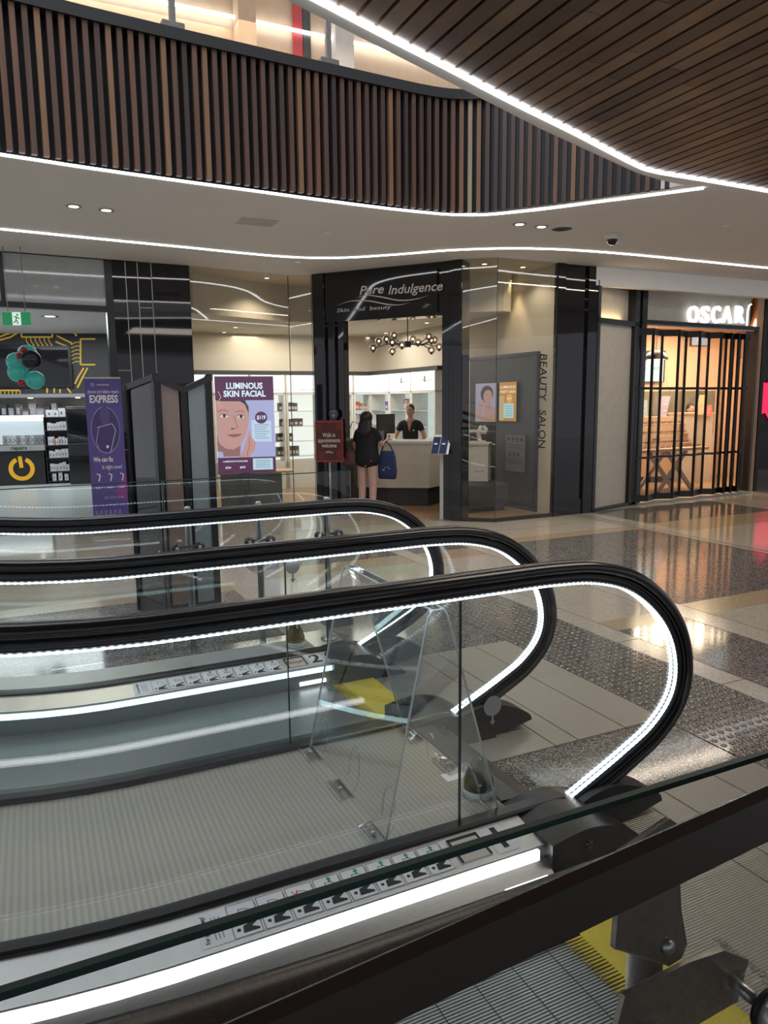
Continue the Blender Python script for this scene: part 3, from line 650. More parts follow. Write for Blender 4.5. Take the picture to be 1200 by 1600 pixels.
for s_, o_ in ((.99, 2.84), (.99, 2.50), (.98, 2.17), (1.46, 2.80), (1.46, 2.48), (1.46, 2.19)):
    x, y = loc2(s_, o_); sg = 1 if s_ < 1.2 else -1
    f = MB(); f.box(x-.03, x+.03, y-.075, y+.075, .1535, .1565, 'acrylic'); 
    f.tube([(x-.03, y-.075, .156), (x+.03, y-.075, .156), (x+.03, y+.075, .156), (x-.03, y+.075, .156)], .0022, 'acrylic_edge', 5, closed=True); fo = f.build('foot', ab)
    f = MB(); f.lathe([(.010, .160), (.010, .165), (.004, .167)], 'steel', (x, y, 0), 10); f.build('bolt', fo)
    hp = [(x+sg*.035, y-.045, .158), (x+sg*.055, y-.05, .20), (x+sg*.07, y-.03, .28), (x+sg*.075, y+.01, .31), (x+sg*.07, y+.05, .27), (x+sg*.06, y+.055, .18)]
    f = MB(); f.tube([tuple(p) for p in catmull(hp, 5)], .0035, 'acrylic_rod', 6); f.build('hoop', ab)
# smoked deflector bumps
def bump_(s, o, z, label):
    t = thing('deflector', label, 'deflector', (*W(s, o), z), ANG)
    a = MB(); a.lathe([(.062, .0), (.062, .026), (.057, .036)], 'acrylic_edge'); a.build('base', t)
    a = MB(); a.lathe([(.06, .028), (.058, .06), (.042, .105), (.020, .145), (.006, .155)], 'smoke_dome'); a.build('cone', t)
bump_(1.46, 2.24, .1505, 'smoked plastic cone on the near end of the steel deck'); bump_(1.40, 4.24, .151, 'dark plastic cone behind the number 2 sticker')
# round frosted discs on the glass
for o_, px, py, l in ((OB-.007, 770, 1103, 'grey frosted disc on the near travelator glass'), (OC-.007, 457, 885, 'grey frosted disc with arrow on the second travelator glass')):
    A_, B_ = W(0, o_), W(1, o_); q = Pp(px, py, A_, B_); a = MB(); a.disc(0, 0, .037 if o_ < 2.5 else .032, .037 if o_ < 2.5 else .032, flat((.30, .31, .31)))
    a.poly([(-.004, -.03), (.004, -.03), (.004, -.055), (.012, -.055), (0, -.072), (-.012, -.055), (-.004, -.055)], flat((.30, .31, .31))); tag(a.build('glass_sticker', loc=q, rz=ANG), l, 'sticker')
# ================================================================== BARRIERS
gb = thing('glass_barrier', 'frameless glass barrier right in front of the camera with green top edge', 'barrier', (*W(0, .5), 0), ANG)
a = MB(); a.box(-2.2, 2.6, -.0035, .0035, .10, 1.265, 'glass'); a.build('glass_panel', gb)
a = MB(); a.box(-2.2, 2.6, -.0035, .0035, 1.265, 1.271, 'glass_edge'); a.build('glass_edge', gb)
a = MB(); n_ = 12
for i in range(n_):
    x0, x1 = -.9+2.6*i/n_, -.9+2.6*(i+1)/n_; z = lambda x: 1.232+.075*(x-.35)
    vs = [(x, y, z(x)+h) for x in (x0, x1) for y, h in ((-.072, -.020), (-.066, .020), (-.058, .026), (-.050, .020), (-.046, -.020), (-.056, -.028))]
    a.add(vs, [(k, (k+1) % 6, 6+(k+1) % 6, 6+k) for k in range(6)] + [tuple(reversed(range(6))), tuple(range(6, 12))], 'rubber_brown')
a.build('handrail', gb, label='dark brown flat bar')  # dark flat band along the glass, built as a solid bar
for x in (-.6, 1.4): a = MB(); a.lathe([(.008, -.05), (.008, -.006)], 'steel_dark', (x, 0, 1.232+.075*(x-.35)), 12, axis=1); a.build('rail_pin', gb)
px_ = .62
a = MB(); a.lathe([(.07, 0.0), (.07, .012), (.03, .014)], 'steel_dark', (px_, .085, 0)); a.lathe([(.021, .0), (.021, 1.03), (.018, 1.04)], 'steel_dark', (px_, .085, 0), 20); a.build('post', gb)
a = MB(); a.prism([(.55, 1.16), (.62, 1.18), (.632, 1.17), (.645, 1.06), (.658, 1.01), (.65, .995), (.63, .992), (.545, 1.045)], 1, .058, .064, 'steel_dark'); pl_ = a.build('bracket', gb, bevel=.003)
a = MB(); a.lathe([(.003, .050), (.009, .053), (.010, .058)], 'steel', (.625, 0, 1.02), 14, axis=1); a.build('bolt', pl_)
a = MB(); a.prism([(.53, .95), (.545, 1.0), (.64, 1.005), (.70, 1.0), (.745, .97), (.73, .92), (.56, .91)], 1, .040, .046, 'steel_dark'); a.build('lower_bracket', gb, bevel=.003)
for x, z in ((.715, .955), (.575, .945)):
    a = MB(); a.lathe([(.019, -.030), (.024, -.026), (.024, -.012)], 'steel', (x, 0, z), 24, axis=1); a.lathe([(.025, -.012), (.025, -.006)], 'ink', (x, 0, z), 24, axis=1); a.lathe([(.008, .006), (.008, .04)], 'steel', (x, 0, z), 12, axis=1); a.build('standoff', gb)
# far glass fence
OF = 4.62
gf = thing('glass_fence', 'low glass fence with steel posts and round fixings behind the far travelator', 'fence', (*W(0, OF), 0), ANG)
a = MB(); a.box(-1.2, .70, -.006, .006, .10, 1.19, 'glass'); a.box(.71, 1.95, -.006, .006, .10, 1.19, 'glass'); a.build('glass_panel', gf)
a = MB(); a.box(-1.2, .70, -.0065, .0065, 1.185, 1.19, 'glass_edge'); a.box(.71, 1.95, -.0065, .0065, 1.185, 1.19, 'glass_edge'); a.box(.703, .707, -.006, .006, .1, 1.19, 'ink'); a.build('glass_edge', gf)
for x in (-.35, .86, 1.32, 1.80):
    a = MB(); a.lathe([(.021, 0), (.021, 1.0), (.018, 1.01)], 'steel', (x, .07, 0), 18); a.lathe([(.06, 0), (.06, .01), (.02, .012)], 'steel', (x, .07, 0), 18); a.build('post', gf)
    for z in (.95, .76):
        for dx in (-.09, .05):
            a = MB(); a.lathe([(.030, -.022), (.033, -.018), (.033, -.006)], 'guide', (x+dx, 0, z), 20, axis=1); a.lathe([(.010, -.028), (.012, -.022)], 'steel', (x+dx, 0, z), 10, axis=1); a.build('round_fixing', gf)
        a = MB(); a.bar((x-.09, .03, z), (x+.05, .03, z), .010, .018, 'steel'); a.build('fixing_bar', gf)
# ================================================================== KIOSK
kq = [(-1.67, 5.45), (-1.29, 5.64), (-1.42, 6.02), (-2.02, 5.83)]
kt = thing('kiosk', 'tall black folded kiosk with notched top behind the far glass fence', 'kiosk', (-1.6, 5.7, 0))
def kface(A, B, zl, zm, zr, m, name, n=1, fr=.05):
    L = math.hypot(B[0]-A[0], B[1]-A[1]); r = ang_of(A, B); a = MB(); H0 = lambda x: (zl + (zm-zl)*x/(L/2)) if x < L/2 else (zm + (zr-zm)*(x-L/2)/(L/2))
    xs = [0] + [L*i/n for i in range(1, n)] + [L]
    for i, x in enumerate(xs):
        x0 = max(0, x-fr/2) if i not in (0,) else 0; x1 = min(L, x0+fr) if i < len(xs)-1 else L; x0 = x1-fr if i == len(xs)-1 else x0
        a.prism([(x0, 0), (x1, 0), (x1, H0(x1)), (x0, H0(x0))], 1, 0, .035, 'black')
    pts = [(0, zl), (L/2, zm), (L, zr)]
    for p, q in zip(pts, pts[1:]): a.prism([(p[0], p[1]-.045), (q[0], q[1]-.045), (q[0], q[1]), (p[0], p[1])], 1, -.006, .041, 'beam')
    a.box(0, L, 0, .035, 0, .12, 'black')
    fo = a.build(name, kt, loc=(A[0]+1.6, A[1]-5.7, 0), rz=r)
    for i in range(n):
        x0 = xs[i]+fr*.7; x1 = xs[i+1]-fr*.7; b = MB(); b.prism([(x0, .12), (x1, .12), (x1, H0(x1)-.03), (x0, H0(x0)-.03)], 1, .012, .020, m[i] if isinstance(m, list) else m); b.build('panel', fo)
kface(kq[0], kq[1], 1.87, 1.775, 1.87, [mat('panel_bronze', (.26, .18, .145), .15, spec=.8), mat('panel_grey', (.27, .30, .31), .15, spec=.8)], 'front_frame', 2)
kface(kq[3], kq[0], 1.80, 1.835, 1.87, 'smoke_glass', 'side_frame', 1)
kface(kq[1], kq[2], 1.87, 1.85, 1.83, 'black_gloss', 'back_frame', 1); kface(kq[2], kq[3], 1.83, 1.80, 1.80, 'smoke_glass', 'back_frame', 1)
# ================================================================== SALON SHOPFRONT
def wp(A, d, a): return (A[0]+d*math.cos(a), A[1]+d*math.sin(a))
class Fr:
    """a vertical plane whose visible face runs from A (left) to B (right)"""
    def __init__(s, A, B): s.A, s.B = A, B; s.rz = ang_of(A, B); s.L = math.hypot(B[0]-A[0], B[1]-A[1])
    def uv(s, px, py): q = Pp(px, py, s.A, s.B); return ((q.x-s.A[0])*math.cos(s.rz)+(q.y-s.A[1])*math.sin(s.rz), q.z)
    def at(s, x, y=0, z=0): return (s.A[0]+x*math.cos(s.rz)-y*math.sin(s.rz), s.A[1]+x*math.sin(s.rz)+y*math.cos(s.rz), z)
P0, P1 = (-1.02, 11.11), (1.07, 10.09)
PF = Fr(P0, P1)
fr = thing('shopfront_portal', 'black stone entrance portal framing the salon doorway', 'portal', (*P0, 0), PF.rz)
a = MB(); a.box(0, .20, 0, .30, 0, CZ, 'black_tile'); a.box(.20, .34, .05, .30, 0, CZ-.7, 'black_gloss'); a.box(.34, .46, .10, .25, 0, CZ-.7, 'black_tile'); a.build('left_jamb', fr, bevel=.004)
a = MB(); a.box(2.03, 2.14, .02, .30, 0, CZ, 'black_tile'); a.box(2.14, 2.20, .0, .30, 0, CZ, 'black_gloss'); a.box(2.20, PF.L, -.02, .30, 0, CZ, 'black_tile'); a.build('right_jamb', fr, bevel=.004)
a = MB(); a.box(.20, 2.03, .03, .25, 2.80, CZ, 'black_gloss'); a.build('header', fr, bevel=.004)
sg = thing('shop_sign', 'black fascia sign reading Pure Indulgence Skin and beauty in silver', 'sign', PF.at(.23, -.02, 2.80), PF.rz)
SW, SH = 1.74, .62
a = MB(); a.box(0, SW, .0, .045, 0, SH, 'black_gloss'); a.build('sign_board', sg, bevel=.003)
silver = mat('sign_silver', (.50, .47, .42), .35, metal=.3); a = MB()
def uu(px, py): q = PF.uv(px, py); return (q[0]-.23, q[1]-2.80)
x0, z0 = uu(562, 458); x1, z1 = uu(600, 452); a.text('Pure', (x0+x1)/2, (z0+z1)/2+.01, .17, silver, -.006, bold=.015, shear=.25, width=x1-x0, rot=0); a.build('lettering', sg); a = MB()
x0, z0 = uu(607, 455); x1, z1 = uu(692, 447); a.text('Indulgence', (x0+x1)/2, (z0+z1)/2+.0, .17, silver, -.006, bold=.012, shear=.25, width=x1-x0, rot=0); a.build('lettering', sg); a = MB()
x0, z0 = uu(527, 482); x1, z1 = uu(612, 484); a.text('Skin  and  beauty', (x0+x1)/2, (z0+z1)/2, .075, silver, -.006, shear=.15, width=(x1-x0), bold=.01); a.build('lettering', sg); a = MB()
def swoosh(p, t):
    c_ = catmull([(*uu(*q), 0) for q in p], 8); n = len(c_); up_, dn = [], []
    for i, q in enumerate(c_): h = t*math.sin(math.pi*(i+.2)/(n-.6)) if 0 < i < n-1 else .001; up_.append((q.x, q.y+h)); dn.append((q.x, q.y-h*.4))
    for i in range(n-1): a.poly([dn[i], dn[i+1], up_[i+1], up_[i]], silver, -.006)
swoosh([(526, 478), (550, 471), (578, 471), (605, 476), (625, 477), (641, 473)], .012); swoosh([(556, 466), (575, 462), (598, 465), (625, 470), (650, 468), (671, 462)], .012)
a.build('wave_emblem', sg)
# glass left of the portal
GL = Fr((-2.60, 10.34), (-1.37, 11.18)); GM = Fr((-1.37, 11.18), (-1.03, 11.12)); GR0 = Fr((1.07, 10.09), (1.52, 9.98)); GR = Fr((1.52, 9.98), (2.41, 10.42))
def pane(F_, name, n):
    a = MB(); a.box(.005, F_.L-.005, 0, .012, .05, CZ-.01, 'shop_glass'); o = struct(a, name, loc=(*F_.A, 0), rz=F_.rz)
    b = MB(); b.box(0, F_.L, -.01, .03, 0, .05, 'beam'); b.box(F_.L-.006, F_.L, -.004, .014, .05, CZ-.01, 'beam'); b.build('window_frame', o)
pane(GL, 'window_1', 1); pane(GM, 'window_2', 1); pane(GR0, 'window_3', 1); pane(GR, 'window_4', 1)
# vertical lettering on the glass
x, z = GR.uv(848, 553); x2, z2 = GR.uv(850, 700)
wl_ = thing('window_lettering', 'black vertical letters reading Beauty Salon on the right salon window', 'lettering', GR.at(x+.01, -.003, z2), GR.rz); hh = z-z2
a = MB(); a.text('BEAUTY', 0, hh*.76, .17, 'ink', 0, rot=-math.pi/2, width=hh*.50, shear=.1, bold=.004); a.build('word', wl_)
a = MB(); a.text('SALON', 0, hh*.205, .17, 'ink', 0, rot=-math.pi/2, width=hh*.41, shear=.1, bold=.004); a.build('word', wl_)
# black tiled pier at the left
TL = Fr((-3.50, 9.91), (-2.60, 10.34))
a = MB(); a.box(0, TL.L, .02, .4, 0, CZ, 'ink')
xs_ = [0, .17, .20, .50, .68, TL.L-.0]
cols = [(0.0, .165), (.175, .315), (.325, .49), (.50, TL.L-.01)]
lines = [2.05, 2.95]
gl = mat('tile_gilt', (.42, .40, .36), .3, metal=.6)
for i, (x0, x1) in enumerate(cols):
    cuts_ = [0, 1.05, [2.1, 1.95, 2.0, 9][i], [2.98, 3.0, 2.92, 9][i], CZ]; cuts_ = sorted(set(min(c_, CZ) for c_ in cuts_))
    for z0, z1 in zip(cuts_, cuts_[1:]): a.box(x0, x1, 0 if i < 3 else -.02, .02, z0+.004, z1-.004, 'black_tile')
    if i < 3: a.box(x1, x1+.010, -.001, .02, 0, CZ, gl)
    if i < 3:
        for c_ in cuts_[1:-1]: a.box(x0, x1, -.0005, .02, c_-.004, c_+.004, gl)
struct(a, 'wall_left', loc=(*TL.A, 0), rz=TL.rz)
# black columns and dark glass right of the salon window
CR = Fr((2.41, 10.42), (3.05, 10.76))
a = MB(); a.box(0, .13, -.02, .06, 0, CZ, 'black_tile'); a.box(.55, CR.L, -.02, .3, 0, CZ, 'black_tile'); a.box(.13, .55, .0, .3, 0, .22, 'black_gloss'); a.box(.13, .55, .02, .06, .22, CZ, 'black_tile'); struct(a, 'wall_right', loc=(*CR.A, 0), rz=CR.rz)
# cream panel with black frame
CP = Fr((3.05, 10.76), (3.90, 11.52))
a = MB(); L = CP.L
zt = CP.uv(965, 449)[1]; zm = CP.uv(965, 502)[1]
a.box(0, .07, -.03, .2, 0, zt+.05, 'black'); a.box(L-.12, L, -.03, .2, 0, zt+.05, 'black'); a.box(0, L, -.03, .2, zt, zt+.05, 'black'); a.box(0, L, -.03, .2, zm-.05, zm+.02, 'black'); a.box(0, L, -.03, .2, 0, .05, 'black')
o = struct(a, 'trim_3', loc=(*CP.A, 0), rz=CP.rz)
a = MB(); a.box(.07, L-.12, .03, .2, .05, zm-.05, 'cream_panel'); a.box(.07, L-.12, .10, .2, zm, zt, 'cream_panel'); struct(a, 'wall_panel', loc=(*CP.A, 0), rz=CP.rz)
q = CP.at(L*.45, .05, zm+.03); area('cove_lamp', q, (math.radians(180), 0, CP.rz), .6, .03, 1.2, (1, .72, .38))
# ------------------------------------------------------------------ salon interior
S0, CO = (2.46, 10.50), (-.10, 15.4)
BKA = (CO[0]-4.2*DX, CO[1]-4.2*DY)
a = MB(); wallseg(a, CO, S0, 0, CZ, .08, 'cream'); struct(a, 'wall_salon_right')
a = MB(); wallseg(a, BKA, CO, 0, CZ, .08, 'cream'); struct(a, 'wall_salon_back')
a = MB(); wallseg(a, (-3.0, 10.3), BKA, 0, CZ, .08, 'cream'); struct(a, 'wall_salon_left')
ipoly = [(-2.6, 10.36), (-1.38, 11.2), (-1.0, 11.13), (1.07, 10.12), (1.52, 10.0), (2.42, 10.44), (2.5, 10.52), CO, BKA, (-3.0, 10.3)]
a = MB(); a.prism(ipoly, 2, CZ, CZ+.05, 'cream'); struct(a, 'ceiling_salon')
b0, b1, b2 = Zp(303, 489, 2.95), Zp(455, 503, 2.95), Zp(798, 486, 2.95)
lw = [(-3.2, b0[1]-.1), b0, b1, (b1[0]+.5, b1[1]+.02), (b2[0]-.9, b2[1]+.15), (b2[0]-.1, b2[1]), (b2[0]+.02, b2[1]+.1), CO, BKA]
a = MB(); a.prism(lw, 2, 2.95, CZ, 'cream'); struct(a, 'ceiling_salon_low')
a = MB(); a.prism(ipoly, 2, .002, .010, 'wood_floor'); struct(a, 'floor_salon')
SB = Fr(BKA, CO); SR = Fr(CO, S0)
# dark picture rail and lit shelving along the back and right walls
a = MB(); a.box(0, SB.L, -.36, 0, 2.18, 2.25, 'beam'); struct(a, 'trim_4', loc=(*SB.A, 0), rz=SB.rz)
a = MB(); a.box(0, 2.9, -.36, 0, 2.18, 2.25, 'beam'); struct(a, 'trim_5', loc=(*SR.A, 0), rz=SR.rz)
lb = emis('lightbox_white', (.93, .98, 1), 1.25); shelf_lit = emis('shelf_back_lit', (.80, .92, .90), .55); shelf_lit2 = emis('shelf_back_bright', (.95, 1, .97), 1.0)
def shelf_bay(F_, x0, x1, label, nsh, mback, art=None, grp='lit shelving bays'):
    t = thing('shelving_unit', label, 'shelving', F_.at(x0, 0, 0), F_.rz, grp); w_ = x1-x0
    a = MB(); a.box(0, .04, -.35, 0, 0, 2.18, 'white'); a.box(w_-.04, w_, -.35, 0, 0, 2.18, 'white'); a.box(0, w_, -.35, 0, 0, .55, 'white'); a.box(.04, w_-.04, -.02, 0, .55, 1.82, mback); a.box(0, w_, -.35, 0, 1.80, 1.84, 'white'); a.build('carcass', t)
    a = MB(); a.box(.03, w_-.03, -.36, -.30, 1.845, 2.17, lb); lbx = a.build('lightbox', t)
    if art:
        a = MB(); art(a, w_); a.build('print', lbx)
    for i in range(nsh):
        a = MB(); z = .62+(1.15)*i/nsh; a.box(.04, w_-.04, -.32, -.03, z, z+.012, 'acrylic_edge'); a.build('shelf', t)
    return t
def art_bottle(a, w_): a.line([(w_*.2, 1.9), (w_*.2, 2.12), (w_*.28, 2.14), (w_*.28, 1.9)], .008, flat((.45, .52, .48)), -.362); a.text('skin care', w_*.62, 1.9, .06, flat((.2, .2, .2)), -.362, width=w_*.4)
def art_leaf(a, w_): a.line([(w_*.3, 2.12), (w_*.4, 2.04), (w_*.6, 2.0), (w_*.9, 2.02)], .008, 'ink', -.362); a.disc(w_*.6, 2.04, .04, .06, flat((.35, .38, .36)), -.362)
bw = SB.L/6
names = ['leftmost', 'second from left', 'third from left', 'fourth from left', 'fifth from left', 'in the corner']
for i in range(6): shelf_bay(SB, i*bw+.005, (i+1)*bw-.005 - (.30 if i == 5 else 0), 'backlit shelving bay on the rear salon wall, %s' % names[i], 4, shelf_lit2 if i < 4 else shelf_lit, art_bottle if i in (2, 3) else None)
for i in range(3): shelf_bay(SR, .31+i*.84, .31+(i+1)*.84-.01, 'backlit shelving bay on the right salon wall, %s' % ['in the corner', 'middle one', 'nearest the entrance'][i], 4, shelf_lit, art_leaf if i else None)
# goods on the shelves
def goods(F_, x0, x1, z, n, w_, h, m, name, label, cat, grp, d=.10, y=-.18, rnd=0, cap=None):
    for i in range(n):
        x = x0 + (x1-x0)*(i+.5)/n; mm = m[i % len(m)] if isinstance(m, list) else m; hh = h*(1+random.uniform(-rnd, rnd)); a = MB()
        a.box(-w_/2, w_/2, -d/2, d/2, 0, hh, mm)
        a.rect(-w_*.32, hh*.2, w_*.32, hh*.55, flat((.62, .60, .56)) , -d/2-.001)
        if cap: a.box(-w_*.2, w_*.2, -d*.2, d*.2, hh, hh+h*.15, cap)
        tag(a.build(name, loc=F_.at(x, y, z), rz=F_.rz), label, cat, grp)
def sx(F_, px, py, yoff=-.18):
    n = Vector((-math.sin(F_.rz), math.cos(F_.rz)))*yoff; A_ = (F_.A[0]+n.x, F_.A[1]+n.y); B_ = (F_.B[0]+n.x, F_.B[1]+n.y); q = Pp(px, py, A_, B_); return ((q.x-A_[0])*math.cos(F_.rz)+(q.y-A_[1])*math.sin(F_.rz), q.z)
shz = [.62+1.15*i/4+.012 for i in range(4)]
orange, purple, brownb = flat((.75, .16, .03)), flat((.20, .10, .42)), flat((.05, .035, .03))
def near_z(z): return min(shz, key=lambda q: abs(q-z))
for x0, x1, py, n, w_, h, m, nm, lab, cat in (
    (435, 463, 640, 6, .075, .16, [brownb, flat((.09, .07, .06))], 'product_box', 'dark brown box on the upper lit shelf behind the advertising screen', 'box'),
    (437, 472, 660, 5, .085, .14, [brownb, flat((.10, .04, .03))], 'product_box', 'dark box on the second lit shelf right of the advertising screen', 'box'),
    (432, 456, 685, 5, .075, .15, [brownb], 'product_box', 'near-black box on the third lit shelf right of the advertising screen', 'box'),
    (432, 466, 708, 6, .08, .18, [brownb, flat((.12, .10, .08))], 'product_box', 'tall dark box on the lowest lit shelf right of the advertising screen', 'box'),
    (547, 558, 638, 2, .16, .16, [orange], 'product_box', 'bright orange box on the shelf above the customer', 'box'),
    (560, 590, 638, 12, .045, .13, [flat((.40, .16, .08)), flat((.35, .36, .34)), flat((.5, .47, .42))], 'product_box', 'slim box in the row right of the orange boxes', 'box'),
    (546, 572, 658, 4, .12, .18, [flat((.62, .58, .48))], 'bottle', 'cream pump bottle with black top left of the customer', 'bottle')):
    goods(SB, sx(SB, x0, py)[0], sx(SB, x1, py)[0], near_z(sx(SB, x0, py+3)[1]), n, w_, h, m, nm, lab, cat, lab.replace(' box', ' boxes', 1), cap='ink' if nm == 'bottle' else None, rnd=.05)
for x0, x1, py, n, w_, h, m, lab in (
    (605, 620, 636, 3, .11, .18, [purple, flat((.35, .28, .45))], 'purple box on the corner shelf of the salon'),
    (634, 652, 636, 7, .06, .2, [flat((.25, .22, .2)), flat((.5, .45, .4)), flat((.35, .2, .18))], 'narrow box on the shelf above the salon worker')):
    goods(SR, sx(SR, x0, py)[0], sx(SR, x1, py)[0], near_z(sx(SR, x0, py+3)[1]), n, w_, h, m, 'product_box', lab, 'box', lab.replace(' box', ' boxes', 1), rnd=.1)
# reception counter
ct = thing('reception_counter', 'faceted cream reception counter on a dark plinth', 'counter', (0, 0, 0))
c0, c1, c2, c3 = Zp(545, 789, 0), Zp(604, 791, 0), Zp(671, 792, 0), Zp(700, 786, 0)
base = [c0, (c1[0], c1[1]-.03), c2, (c3[0]+.12, c3[1]+.25), (c3[0]-.1, c3[1]+.9), (c2[0]-.3, c2[1]+.75), (c0[0]+.2, c0[1]+.6)]
cx = sum(p[0] for p in base)/7; cy = sum(p[1] for p in base)/7
def scl(k, poly): return [(cx+(p[0]-cx)*k, cy+(p[1]-cy)*k) for p in poly]
a = MB(); a.prism(scl(.93, base), 2, .01, .30, 'dark_wall'); a.build('plinth', ct)
a = MB(); a.prism(scl(1.0, base), 2, .30, 1.00, 'cream_panel'); a.build('body', ct)
a = MB(); a.prism(scl(1.02, base), 2, 1.00, 1.035, 'white'); a.build('counter_top', ct, bevel=.005)
TOPZ = 1.036
# charcoal end panel at the left of the counter
a = MB(); q = Zp(552, 792, 0); a.box(-.12, .10, -.06, .3, 0.01, 1.08, mat('grey_end', (.09, .09, .085), .5)); tag(a.build('end_panel', loc=(q[0]-.06, q[1]+.1, 0), rz=-.3), 'charcoal upright panel at the left end of the reception counter', 'panel')
# monitor on the counter
mo = thing('monitor', 'black computer monitor on the reception counter between the two people', 'monitor', (*Zp(605, 691, 1.04), TOPZ)); mo.location.y = 12.0; mo.location.x = .045; mo.rotation_euler.z = .95
a = MB(); a.box(-.24, .24, -.015, .02, .10, .42, 'black'); a.rect(-.225, .115, .225, .405, mat('monitor_back', (.045, .047, .05), .3), -.0155); a.build('screen', mo, bevel=.004)
a = MB(); a.box(-.03, .03, 0, .03, .01, .2, 'black'); a.box(-.10, .10, -.06, .08, 0, .01, 'black'); a.build('stand', mo)
pp = thing('card_terminal', 'small grey payment terminal on the counter beside the customer', 'terminal', (-.05, 11.7, TOPZ), .3)
a = MB(); a.prism([(-.03, .0), (.06, .0), (.06, .03), (-.03, .16), (-.05, .16)], 0, -.05, .05, mat('terminal', (.25, .25, .25), .4)); a.build('body', pp, bevel=.004)
# chandelier
ch = thing('chandelier', 'black branching chandelier with smoked glass globes hanging in the salon', 'chandelier', (0.17, 11.75, 2.95))
cz = -.95+.30
hub = Pp(637, 538, (-2, 11.75), (2, 11.75)); ch.location.x = hub.x; cz = hub.z-2.95
a = MB(); a.lathe([(.09, 0), (.09, -.02)], 'black'); a.tube([(0, 0, 0), (0, 0, cz)], .008, 'black'); a.box(-.05, .05, -.05, .05, cz-.045, cz+.045, 'black'); a.build('stem', ch)
glob = glass('smoky_globe', (.62, .56, .48), ior=1.8)
for gx, gy, dep in ((583, 544, -.3), (592, 533, .3), (604, 530, -.1), (616, 524, .25), (613, 535, -.4), (613, 549, .2), (628, 539, -.5), (645, 530, .4), (653, 535, .1), (670, 526, -.2), (674, 532, .3), (679, 531, .5), (674, 547, -.3), (686, 542, 0)):
    q = Pp(gx, gy, (-2, 11.75+dep), (2, 11.75+dep)); x, y, z = q.x-hub.x, dep, q.z-2.95
    b = MB(); mid = (x*.55, y*.5, cz+.0); b.tube([(0, 0, cz), mid, (x, y, z)], .0075, 'black', 6); b.lathe([(.018, -.01), (.018, .03)], 'black', (x, y, z-.055), 10); ar = b.build('arm', ch)
    b = MB(); b.ball((x, y, z), .060, glob); b.build('globe', ar); b = MB(); b.ball((x, y, z), .020, 'lamp_warm', 10, 6); b.build('bulb', ar)
# interior downlights
for px, py, z, l in ((417, 434, CZ, 'left'), (757, 412, CZ, 'middle'), (817, 417, CZ, 'right')): qd = dl(px, py, 'recessed downlight in the high salon ceiling, %s of three behind the glass' % l, 'salon high downlights', z=z); spot('salon_downlight_beam', (qd[0], qd[1], CZ-.03), (42, 26, 16)[('left', 'middle', 'right').index(l)], 130, (1, .86, .68))
for i, (px, py) in enumerate(((368, 511), (350, 519), (328, 530), (603, 520), (575, 527), (667, 504))): dl(px, py, 'recessed downlight in the lower salon ceiling', 'salon low downlights', z=2.95)
sp_ = SR.at(SR.L-.9, -.13, CZ-.06); spot('wall_washer', sp_, 42, 62, (1, .78, .48), .5, rot=(math.radians(-6), 0, SR.rz))
# dark feature panel on the side wall with screens
dpz = 2.30
a = MB(); xa = SR.L-2.1; a.box(xa, SR.L-.42, -.05, -.005, 0.01, dpz, 'dark_wall'); a.box(xa, SR.L-.38, -.065, -.005, dpz, dpz+.05, 'black'); a.box(SR.L-.42, SR.L-.38, -.065, -.005, .01, dpz, 'black')
tag(a.build('feature_panel', loc=(*SR.A, 0), rz=SR.rz), 'dark charcoal feature panel on the right salon wall', 'panel')
def poster(name, label, cat, F_, px0, py0, px1, py1, y, draw, fm='black', depth=.02):
    x0, z0 = sx(F_, px0, (py0+py1)/2, y)[0], sx(F_, (px0+px1)/2, py1, y)[1]; x1, z1 = sx(F_, px1, (py0+py1)/2, y)[0], sx(F_, (px0+px1)/2, py0, y)[1]
    t = thing(name, label, cat, F_.at(x0, y, z0), F_.rz); w_, h_ = x1-x0, z1-z0
    a = MB(); a.box(0, w_, 0, depth, 0, h_, fm); a.build('frame', t, bevel=.002); a = MB(); draw(a, w_, h_); a.build('image', t); return t
SK = lambda s_=1: (lit((.74, .42, .34), s_), lit((.42, .20, .16), s_), lit((.035, .02, .02), s_), lit((.55, .22, .20), s_))
def party(a, w_, h_):
    a.rect(0, 0, w_, h_, lit((.50, .22, .02), .8), -.001); a.rect(0, h_*.02, w_*.3, h_*.65, lit((.6, .42, .2), .7), -.0015)
    a.text('LUMINOUS', w_*.5, h_*.87, h_*.10, lit((.9, .8, .6), .9), -.002, width=w_*.85, bold=.02); a.text('PARTY SKIN', w_*.5, h_*.75, h_*.10, lit((.9, .8, .6), .9), -.002, width=w_*.85, bold=.02)
    a.disc(w_*.6, h_*.58, w_*.17, w_*.17, lit((.75, .38, .08), .8), -.002); a.text('$299', w_*.6, h_*.58, h_*.07, lit((.9, .85, .7), .9), -.003, width=w_*.25)
    a.rect(w_*.28, h_*.08, w_*.85, h_*.46, lit((.42, .66, .72), .8), -.0025)
    for i in range(5): a.line([(w_*.36, h_*(.38-.06*i)), (w_*.78, h_*(.38-.06*i))], h_*.012, lit((.1, .3, .35), .8), -.003)
poster('display_screen', 'orange screen reading Luminous Party Skin on the dark salon wall', 'screen', SR, 780, 597, 807, 658, -.09, party)
